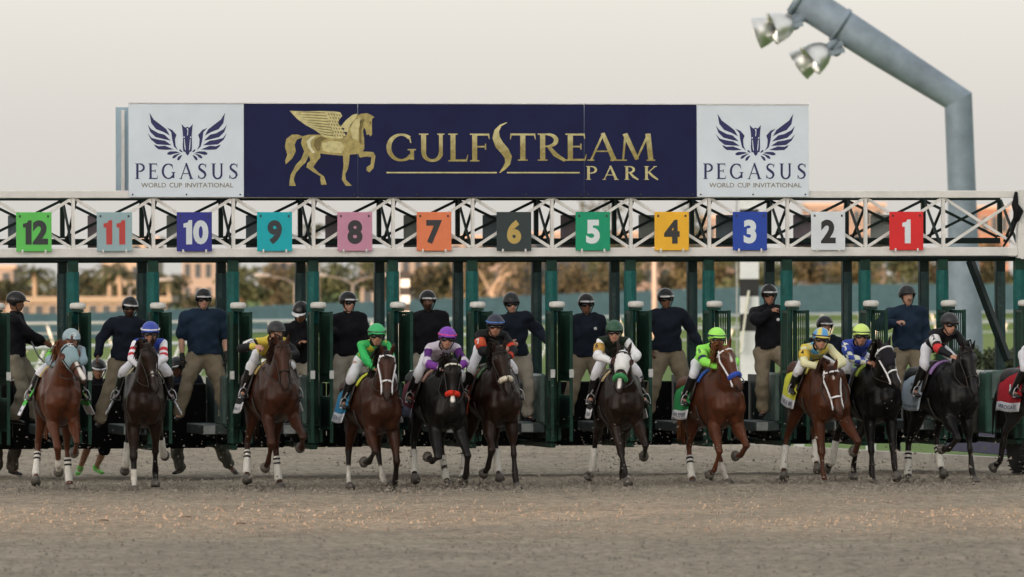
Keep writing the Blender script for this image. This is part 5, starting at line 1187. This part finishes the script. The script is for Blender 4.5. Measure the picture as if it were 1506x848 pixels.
entry(dict(id='ten', loc=hpos(398, -4.9), yaw=3, face=2, pitch=7, legs=[('f_hang', -.02), ('f_fold', .12), ('h_fwd', -.12), ('h_down', .06)], poll=(0.820, -0.030, 1.850), muzzle=(1.080, -0.040, 1.310), coat=(.042, .014, .007), points=(.032, .011, .006), hair=(.03, .014, .01), wraps={2: ('w', 1), 3: ('w', 1)},
  cloth=((.012, .012, .014), (.6, .6, .62), 'BREAKING LUCKY', '10', WHT), flare=.35, pad=(.42, .30, .12), label='tall liver chestnut racehorse with striped leg wraps and black saddle cloth'),
 dict(label='jockey in yellow and black silks with white armband behind liver chestnut head', off=(0, -0.020, .0), lean=.65, hx=.03, look=.3, handL=(.45, -.28, 1.78), helmet_mat=capm('black', BLK), paint=flat((.55, .42, .06)), sleeve_paint=bands(BLK, (1.75, 2.1, (.55, .45, .08)), (0, .12, (.55, .42, .06))), armband=((.6, .6, .6), BLK, '10'), glasses=None))
entry(dict(id='nine', loc=hpos(546, -4.9), yaw=5, face=2, pitch=3, legs=[('f_fold', -.06), ('f_hang2', .05), ('h_fwd', -.10), ('h_fwd', .05)], poll=(0.870, -0.030, 1.810), muzzle=(1.100, -0.090, 1.270), coat=BAY, points=PT, socks=(2, 3), bridle='white', cloth=((.03, .20, .36), (.6, .62, .68), 'KEEN ICE', None, BLK), flare=.35, pad=(.55, .58, .06), girth=(.5, .47, .38),
  label='bay racehorse with white bridle and sky blue saddle cloth'),
 dict(label='jockey in green and yellow silks with green cap on bay horse', off=(-.02, -0.010, .06), look=.05, helmet_mat=capm('green', (.03, .36, .12)), cap_band=mat('band_dark', (.03, .04, .03), .6), paint=diamonds((.04, .36, .10), (.50, .46, .06), (.06, .40, .10), 9), sleeve_paint=sl((.035, .38, .10)), skin=(.36, .18, .12)))
entry(dict(id='eight', loc=hpos(642, -5.0), yaw=5, face=2, pitch=-2, legs=[('f_fold2', -.04), ('f_hang', .08), ('h_fwd', -.10), ('h_down', .10)], poll=(.90, -0.030, 1.66), muzzle=(1.06, -0.090, 1.10), coat=BLACK, points=PT, wraps={2: ('w', 0), 3: ('w', 0)}, blaze=[(.72, 0, .80, 0, .04)], roll_col=(.62, .03, .012), brow_col=(.62, .60, .52),
  cloth=((.16, .035, .05), (.18, .19, .27), 'SEMPER FORTIS', '8', (.3, .14, .18)), flare=.2, pad=(.42, .25, .2), label='black racehorse with red shadow roll, beaded browband and maroon saddle cloth'),
 dict(label='jockey in white silks with purple sleeve blocks and purple cap', off=(.02, .0, .0), lean=.72, hx=.02, tilt=.05, helmet_mat=capm('purple', (.16, .03, .34)), cap_band=mat('band_pink', (.55, .05, .22), .6), paint=front_mark((.46, .42, .50), (.12, .03, .10), -.025, .025, .02, .06), sleeve_paint=bands((.50, .47, .54), (.2, .72, (.08, .02, .14)), (1.1, 1.8, (.16, .04, .26))), skin=(.42, .22, .15)))
entry(dict(id='seven', loc=hpos(724, -4.8), yaw=2, face=4, pitch=2, legs=[('f_hang', -.06), ('f_down', .04), ('h_down', -.12), ('h_fwd', -.02)], poll=(0.860, -0.110, 1.800), muzzle=(1.080, -0.030, 1.240), coat=DBAY, points=PT, wraps={2: ('w', 0), 3: ('w', 0)}, roll_col=(.60, .54, .44), cloth=((.52, .09, .03), (.50, .08, .03), '', None, BLK), flare=.15, pad=(.10, .17, .10),
  label='dark bay racehorse with cream fleece noseband and orange saddle cloth'),
 dict(label='jockey in black silks with red trim and navy cap banded blue', off=(.04, -.06, .15), hx=.02, lean=.6, handL=(.48, .0, 1.85), helmet_mat=capm('navy', (.014, .017, .035)), cap_band=mat('band_blue', (.05, .14, .42), .6), paint=flat(BLK), sleeve_paint=bands(BLK, (.62, .80, (.45, .04, .02)), (1.5, 1.7, (.45, .05, .03))), armband=((.55, .10, .05), WHT, '7'), skin=(.36, .18, .12)))
entry(dict(id='six', loc=hpos(909, -4.8), yaw=-3, face=0, pitch=4, legs=[('f_reach', .10), ('f_fold', .10), ('h_lift', -.10), ('h_push', .05)], poll=(0.940, -0.080, 1.770), muzzle=(1.320, -0.200, 1.330), coat=(.018, .010, .007), points=PT, wraps={2: ('w', 0)}, blaze=[(.62, 0, .94, 0, .035)], hood=(.62, .62, .62), cup=(.05, .015, .012), roll_col=(.04, .24, .08),
  cloth=((.015, .015, .014), (.66, .66, .68), 'WAR ENVOY', '6', (.45, .33, .12)), flare=.25, pad=(.5, .4, .22), label='dark brown racehorse with white blinker hood and green noseband'),
 dict(label='jockey in dark green vest and white sleeves with dark green cap', off=(.05, -0.090, .13), lean=.62, hx=.0, helmet_mat=capm('darkgreen', (.012, .06, .03)), paint=flat((.012, .022, .014)), sleeve_paint=bands(WHT, (1.0, 1.15, (.6, .6, .6))), armband=((.45, .28, .08), BLK, '6'), skin=(.42, .22, .15)))
entry(dict(id='five', loc=hpos(1046, -4.6), yaw=8, face=16, pitch=5, legs=[('f_hang', -.04), ('f_fold', .02), ('h_fwd', -.06), ('h_fwd', .10)], poll=(0.840, -0.150, 1.840), muzzle=(1.140, -0.040, 1.340), coat=CHEST, points=CHEST, hair=(.13, .05, .02), socks=(3,), wraps={2: ('w', 1)}, bridle='white', blaze=[(.18, 0, .36, 0, .022)], roll_col=(.03, .07, .38), girth=(.12, .1, .08),
  cloth=((.02, .20, .06), (.64, .64, .66), 'WAR STORY', '5', (.66, .66, .66)), flare=.22, pad=(.03, .10, .40), label='chestnut racehorse with blue shadow roll and dark green saddle cloth'),
 dict(label='jockey in neon lime silks with navy bands and lime cap', off=(-.02, -.03, -.07), look=.2, helmet_mat=capm('lime', (.30, .72, .10)), cap_band=mat('band_navy', (.015, .02, .05), .6), paint=front_mark((.26, .72, .10), (.02, .035, .09), -.14, .10, -.10, -.02), sleeve_paint=bands((.26, .72, .10), (.72, .95, (.02, .03, .08))), armband=((.32, .75, .12), (.02, .03, .09), '5'), skin=(.40, .20, .13)))
entry(dict(id='four', loc=hpos(1204, -4.7), yaw=4, face=6, pitch=-3, legs=[('f_down', .05), ('f_fold', .16), ('h_down', -.16), ('h_fwd', -.10)], poll=(.92, -0.140, 1.52), muzzle=(1.06, -0.050, .93), coat=(.066, .021, .009), points=(.058, .019, .009), hair=(.03, .012, .008), wraps={2: ('w', 0), 3: ('w', 0)}, bridle='white', blaze=[(.20, 0, .24, 0, .020)],
  cloth=((.55, .55, .06), (.60, .60, .64), 'NOBLE BIRD', '4', (.04, .05, .02)), flare=.2, pad=(.6, .55, .16), label='red bay racehorse with lowered head, white bridle and yellow saddle cloth'),
 dict(label='jockey in cream silks with blue and yellow diamonds and quartered cap', off=(.02, -0.100, -.22), lean=.66, hx=.02, tilt=.06, helmet_mat=None, quarter=((.58, .48, .07), (.07, .27, .55)), paint=diamonds((.56, .52, .22), (.08, .28, .48), (.58, .47, .07), 8), sleeve_paint=sl((.60, .58, .36)), armband=((.58, .40, .06), BLK, '4'), skin=(.42, .22, .15)))
entry(dict(id='three', loc=hpos(1278, -4.2), yaw=6, face=16, pitch=3, legs=[('f_down', .0), ('f_reach', -.10), ('h_lift', -.14), ('h_push', .0)], poll=(0.860, -0.120, 1.810), muzzle=(1.160, -0.040, 1.350), coat=(.007, .006, .0065), points=PT, wraps={2: ('w', 0)}, bridle='white', hood=(.014, .014, .018), cup=(.01, .01, .012),
  cloth=((.04, .08, .30), (.4, .5, .1), '', None, BLK), flare=.15, pad=(.42, .55, .10), label='black racehorse with black hood under a white bridle'),
 dict(label='jockey in royal blue silks with chequered sleeves and pale lime cap', off=(.0, -0.210, -.05), lean=.62, hx=.02, helmet_mat=capm('palelime', (.50, .66, .16)), cap_band=mat('band_dark', (.03, .04, .03), .6), paint=flat((.035, .06, .32)), sleeve_paint=checks((.58, .60, .50), (.035, .06, .30), 16), armband=((.04, .07, .32), WHT, '3'), skin=(.36, .18, .12)))
entry(dict(id='two', loc=hpos(1385, -4.5), yaw=11, face=14, pitch=3, legs=[('f_fold', -.06), ('f_down', .05), ('h_down', -.10), ('h_fwd', -.06)], poll=(0.820, -0.040, 1.760), muzzle=(1.080, -0.040, 1.200), coat=(.006, .0055, .006), points=PT, wraps={2: ('w', 1), 3: ('w', 1)}, cloth=((.33, .40, .46), (.36, .42, .48), 'PRAYER FOR RELIEF', '2', (.12, .14, .16)), flare=.2, pad=(.30, .18, .42), mane=1,
  label='jet black racehorse with striped leg wraps and pale blue saddle cloth'),
 dict(label='jockey in black silks with red cuffs and white armband on jet black horse', off=(.0, -.04, .10), lean=.55, look=.35, tilt=.05, helmet_mat=capm('black', BLK), paint=front_mark(BLK, (.18, .07, .05), -.03, .16, -.06, .0), sleeve_paint=bands(BLK, (.9, 1.2, (.50, .04, .04))), armband=((.62, .62, .62), BLK, '2'), skin=(.42, .22, .15)))
entry(dict(id='one', loc=hpos(1530, -4.2), yaw=16, face=10, pitch=3, legs=[('f_hang2', -.08), ('f_down', .05), ('h_lift', -.10), ('h_fwd', .0)], poll=(.86, .04, 1.85), muzzle=(1.12, .12, 1.32), coat=(.03, .028, .029), points=PT, cloth=((.35, .02, .03), (.62, .62, .66), 'ARROGATE', '1', WHT), flare=.2, pad=(.35, .02, .03), mane=1,
  label='dark grey racehorse with bright red saddle cloth beside the gate wheel'),
 dict(label='jockey with red and white sleeves on dark grey horse', off=(.0, -.06, -.02), helmet_mat=capm('green1', (.03, .15, .06)), paint=flat((.60, .60, .62)), sleeve_paint=bands((.62, .62, .64), (.1, .55, (.45, .03, .04))), armband=((.5, .03, .04), WHT, '1')))

def quarter_mat(c1, c2):
    m = bpy.data.materials.new('cap_quartered'); m.use_nodes = True; t = m.node_tree; b = t.nodes['Principled BSDF']; b.inputs['Roughness'].default_value = .5
    a = t.nodes.new('ShaderNodeAttribute'); a.attribute_name = 'coat'; t.links.new(a.outputs['Color'], b.inputs['Base Color']); return m
HOOVES = []
for h, j in FIELD:
    hs = make_horse(h)
    if j.get('quarter'): j['helmet_mat'] = quarter_mat(*j['quarter']); j['peak_mat'] = mat('peak_cream', (.6, .5, .12), .6); j['cap_band'] = mat('band_navy', (.015, .02, .05), .6)
    root, P, J = make_jockey(hs, j); HOOVES += [(Matrix.Translation(h['loc']) @ Matrix.Rotation(R_(h['yaw']), 4, 'Z') @ c[-1]) for c in hs['legs']]
    he = [c for c in root.children if c.name.startswith('helmet')][0]
    if j.get('quarter'):
        co = mesh_co(he.data); rel = co - np.array(P['hc']); q = (np.floor(np.arctan2(rel @ np.array(P['sd']), rel @ np.array(P['fw'])) / (math.pi / 4)).astype(int)) % 2
        set_coat(he.data, np.where(q[:, None] == 0, np.array(j['quarter'][0]), np.array(j['quarter'][1])))
    if j.get('cap_text'):
        for k_, (dx, dy) in enumerate(((-.008, .008), (.010, -.012))):
            tv, tf = text_mesh('C', .085, .008); m = MB(); vv = []
            for x, y in tv:
                x += dx; y += dy + .05; r = .118 + .002 * k_; 
                d = (P['fw'] * 1.0 + P['sd'] * (x / .12) + P['hup'] * (y / .10)).normalized()
                vv.append(P['hc'] + P['sd'] * (d.dot(P['sd']) * (.122 + .003 * k_)) + P['fw'] * (d.dot(P['fw']) * (.149 + .003 * k_)) + P['hup'] * (d.dot(P['hup']) * (.128 + .003 * k_)))
            m.add(vv, tf); m.build('cap_letter', mat('cap_print', (.70, .70, .72) if k_ else (.62, .62, .65), .7), he)
# ================================================================== gate crew
NAVY = fabric('jacket_navy', (.012, .016, .026), .8); NAVY2 = fabric('jacket_navy_blue', (.016, .030, .055), .8); BLKJ = fabric('jacket_black', (.010, .010, .013), .8)
HELM = mat('helmet_black', (.012, .012, .013), .3, .15, 30); HELM2 = mat('helmet_vented', (.02, .022, .025), .4, .15, 30); EDGE = mat('peak_white', (.62, .62, .64), .6)
KH = ('khaki', (.235, .195, .138), .9, .14); KHG = ('khaki_grey', (.20, .18, .14), .9, .14); KHD = ('khaki_dark', (.085, .075, .06), .9, .14); LT = ('stone', (.33, .30, .25), .9, .1)
TAN = (.38, .19, .125); BRN = (.17, .082, .050); LIGHT = (.50, .28, .20)
def handler(label, u, Y, z, hands, feet, yaw=0, lean=(0, 0, 0), hgt=1.0, face=(0, -1, -.08), pelv=None, tilt=(0, 0), group='gate crew handling the horses', **L):
    """hands and feet: (side, forward, up) of wrist and ankle from the point on the ground under the hips"""
    loc = (GX(u, Y), Y, z); root = empty('person', loc, R_(yaw), label=label, cat='person', group=group)
    k = hgt; J = {}; pz = (pelv or .94) * k
    pel = Vector((0, 0, pz)); J['pel'] = pel; ax = Vector((lean[0], -lean[1], 1)).normalized()
    J['che'] = pel + ax * .40 * k; J['nek'] = pel + ax * .565 * k
    hupv = (ax + Vector((tilt[0], -tilt[1], .5))).normalized(); J['hea'] = J['nek'] + hupv * .148; J['hup'] = hupv; J['hfw'] = Vector(face)
    sdv = Vector((1, 0, 0)); sdv = (sdv - ax * sdv.dot(ax)).normalized()
    for i, (sfx, sg) in enumerate((('L', -1), ('R', 1))):
        sh = J['che'] + ax * .10 * k + sdv * (sg * .205 * L.get('build', 1.0)); J['sh' + sfx] = sh
        h = hands[i]; pole = h[3] if len(h) > 3 else (sg * .35, 1.0, -.1)
        el, wr = ik(sh, Vector((h[0], -h[1], h[2])), .31 * k, .27 * k, pole); J['el' + sfx] = el; J['wr' + sfx] = wr
        J['pm' + sfx] = Vector((-sg, 0, 0)) if h[2] < 1.1 else Vector((0, .3, -1)); J['th' + sfx] = Vector((0, -1, .2))
        hp = pel + Vector((sg * .10, 0, -.05)); J['hp' + sfx] = hp
        ft = feet[i]; kp = ft[3] if len(ft) > 3 else (sg * .25, -1, 0)
        kn, an = ik(hp, Vector((ft[0], -ft[1], ft[2] + .085)), .44 * k, .43 * k, kp); J['kn' + sfx] = kn; J['an' + sfx] = an
        td = ft[4] if len(ft) > 4 else (sg * .35, -1, 0); td = Vector(td).normalized(); J['to' + sfx] = an + td * .15 + Vector((0, 0, -.05))
    L.setdefault('skin', TAN); L.setdefault('trousers', KH); L.setdefault('boots', 'shoe'); L.setdefault('jacket_mat', NAVY); L.setdefault('helmet_mat', HELM); L.setdefault('peak_edge', EDGE)
    L.setdefault('glasses', 'sun'); L.setdefault('hair', (.012, .01, .009)); L.setdefault('loose', .03); L.setdefault('pad', .033); L.setdefault('fold', .012)
    make_person(root, J, L); return root, J
UPZ = .74
handler('gate hand in black jacket and helmet standing in profile at the end stall', 22, .9, .74, [(.14, .42, 1.08), (.22, .36, 1.10)], [(-.10, .0, 0), (.14, .24, .02)], yaw=68, face=(0, -1, -.35), tilt=(0, .2), jacket_mat=BLKJ, trousers=KHG, glasses=None, peak_edge=None, skin=BRN, curl=1.0)
handler('gate hand in navy jacket and white-edged cap leaning out beside blue jockey', 183, .72, .70, [(-.38, .10, .98), (.24, .15, .95)], [(-.36, .12, .0), (.26, .1, .02)], lean=(.10, .10, 0), skin=BRN, beard=True, trousers=KH, hgt=.98)
handler('burly gate hand in short-sleeved navy shirt with black gloves and khaki trousers', 299, .72, .74, [(-.30, .06, .90), (.30, .06, .92)], [(-.36, .12, .04), (.28, .08, -.02)], gloves=True, build=1.18, hgt=1.02, jacket_mat=NAVY2, sleeve_end=-.05, peak_edge=EDGE, skin=LIGHT)
handler('gate hand with white-peaked helmet bending down and gripping the door beside number nine', 440, .6, .74, [(-.05, .42, 1.10), (.36, .34, 1.26)], [(-.15, .0, 0), (.15, .1, 0)], lean=(-.02, .42, 0), hgt=.94, face=(-.55, -1, -.75), tilt=(-.15, .35), glasses=None, jacket_mat=BLKJ, trousers=LT, peak_mat=EDGE)
handler('gate hand in black jacket and sunglasses with arms down left of green jockey', 512, .72, .74, [(-.24, .04, .85), (.24, .04, .85)], [(-.20, .05, 0), (.22, .05, 0)], trousers=LT, skin=LIGHT, jacket_mat=BLKJ, face=(.45, -1, .02), hgt=.99)
handler('bearded gate hand in black jacket standing behind purple-capped jockey', 629, .72, .74, [(-.26, .05, .85), (.26, .05, .85)], [(-.2, .05, 0), (.2, .05, 0)], trousers=LT, skin=BRN, beard=True, jacket_mat=BLKJ, build=1.12, face=(.1, -1, -.2), glasses=None)
handler('gate hand in navy jacket and pale trousers reaching for the door post behind black-silks jockey', 757, .72, .76, [(-.12, .30, 1.05), (.42, .16, 1.05)], [(-.12, .10, 0), (.16, .06, -.02)], lean=(-.10, .14, 0), trousers=LT, skin=LIGHT, face=(.0, -1, -.12), hgt=.97, peak_edge=None, helmet_mat=HELM2)
handler('gate hand in navy jacket with small white chest badge standing legs apart behind white-hooded horse', 862, .72, .72, [(-.28, .0, .90), (.28, .0, .90)], [(-.30, .08, 0), (.26, .05, 0)], trousers=KH, skin=BRN, hgt=.98, build=1.05, badge=True)
handler('tall gate hand in navy jacket with one arm held out between green-capped and lime jockeys', 982, .72, .76, [(-.26, .04, .95), (.42, .12, 1.02)], [(-.30, .06, 0), (.30, .06, -.02)], trousers=KH, skin=BRN, hgt=1.0, build=1.08, lean=(-.05, .02, 0), face=(.1, -1, -.15))
handler('gate hand raising one hand to the chin beside the chequered pole', 1131, .72, .78, [(-.02, .20, 1.46, (-1, .2, -.3)), (.20, .10, .95)], [(-.10, .05, 0), (.12, .1, .32)], trousers=KH, skin=TAN, hgt=1.02, jacket_mat=BLKJ, face=(.05, -1, -.05), curlL=.8, badge=True)
handler('gate hand in dark jacket half hidden behind diamond-silks jockey', 1213, .72, .42, [(-.25, .05, .9), (.25, .05, .9)], [(-.15, 0, 0), (.15, 0, 0)], trousers=KHD, jacket_mat=NAVY, hgt=.97, glasses=None, face=(.2, -1, -.3))
handler('moustached gate hand in navy blue shirt with vented helmet and raised fist', 1334, .72, .76, [(-.22, .28, 1.32, (-1, .3, -.5)), (.26, .08, .92)], [(-.22, .05, 0), (.24, .05, 0)], trousers=KH, skin=LIGHT, hgt=1.02, jacket_mat=NAVY2, glasses=None, helmet_mat=HELM2, moustache=True, peak_edge=None, face=(.25, -1, -.1), curl=1.1, build=1.1)
handler('stooping man in grey trousers and capped helmet striding behind the gate', 280, 3.0, 0, [(-.22, .35, .80), (.25, -.1, .85)], [(-.10, .22, 0), (.50, -.26, .03, (.6, -1, 0), (.7, -.6, -.35))], yaw=-20, lean=(-.25, .30, 0), pelv=.84, hgt=.98, trousers=('slate', (.11, .11, .09), .9, .14), jacket_mat=NAVY, glasses=None, skin=BRN, group='men on foot behind the gate', face=(-.6, -1, -.1))
NEON = mat('shoe_neon', (.16, .55, .10), .6, .2, 20)
handler('man in shorts and neon green running shoes crouched behind the gate', 138, 2.9, 0, [(-.1, .3, .8), (.25, .2, 1.1)], [(-.22, .12, 0, (.2, -1, 0), (-.3, -1, 0)), (.05, -.2, .02, (.2, -1, 0), (.4, -1, -.1))], lean=(.05, .35, 0), pelv=.84, hgt=.96, trousers=('shorts_black', (.015, .015, .018), .9, .1), leg_end=.05, jacket_mat=BLKJ, glasses=None, boot_mat=NEON, skin=(.36, .18, .11), group='men on foot behind the gate')
handler('man in dark grey trousers bending on the dirt behind the end door', 6, 2.9, 0, [(-.2, .5, .75), (.2, .5, .75)], [(-.10, 0, 0), (.10, .02, 0, (.2, -1, 0), (.7, -1, 0))], lean=(0, 1.2, 0), trousers=KHD, jacket_mat=BLKJ, skin=BRN, pelv=.93, hgt=.98, group='men on foot behind the gate')
# ================================================================== small loose things
def strap(name, label, cat, pts, r, m):
    mb = MB(); mb.tube(pts, [r] * len(pts), 6); return tag(mb.build(name, m, None, True), label=label, cat=cat)
p = W(62, 95.0, 1.14); q = W(83, 94.7, 1.42)
mb = MB(); mb.tube([p, p.lerp(q, .5), q], [.005, .007, .010], 6); tag(mb.build('riding_whip', mat('whip_tan', (.42, .36, .22), .6), None, True), label='thin tan riding whip carried low beside the lime saddle cloth', cat='whip')
L0 = Vector((GX(46, .4), .4, 1.86)); L1 = Vector((GX(78, -4.0), -4.0, 1.62))
strap('lead_strap', 'black lead strap running from the profile gate hand to the end horse', 'strap', [L0, L0.lerp(L1, .35) + Vector((0, 0, -.10)), L0.lerp(L1, .7) + Vector((0, 0, -.10)), L1], .012, mat('strap_black', (.012, .012, .012), .6))

def kick(r):
    p = r.choice([q for q in HOOVES if q.z < .22]); a = r.random(); return Vector((p.x + r.gauss(0, .16), p.y + r.gauss(.12, .28), max(.0, abs(r.gauss(0, .05)) * (1 + 5 * (a > .8)))))
clods('kicked_dirt', 3600, kick, .010, .038, CLOD, 11)
bpy.data.objects.remove(_tmp)
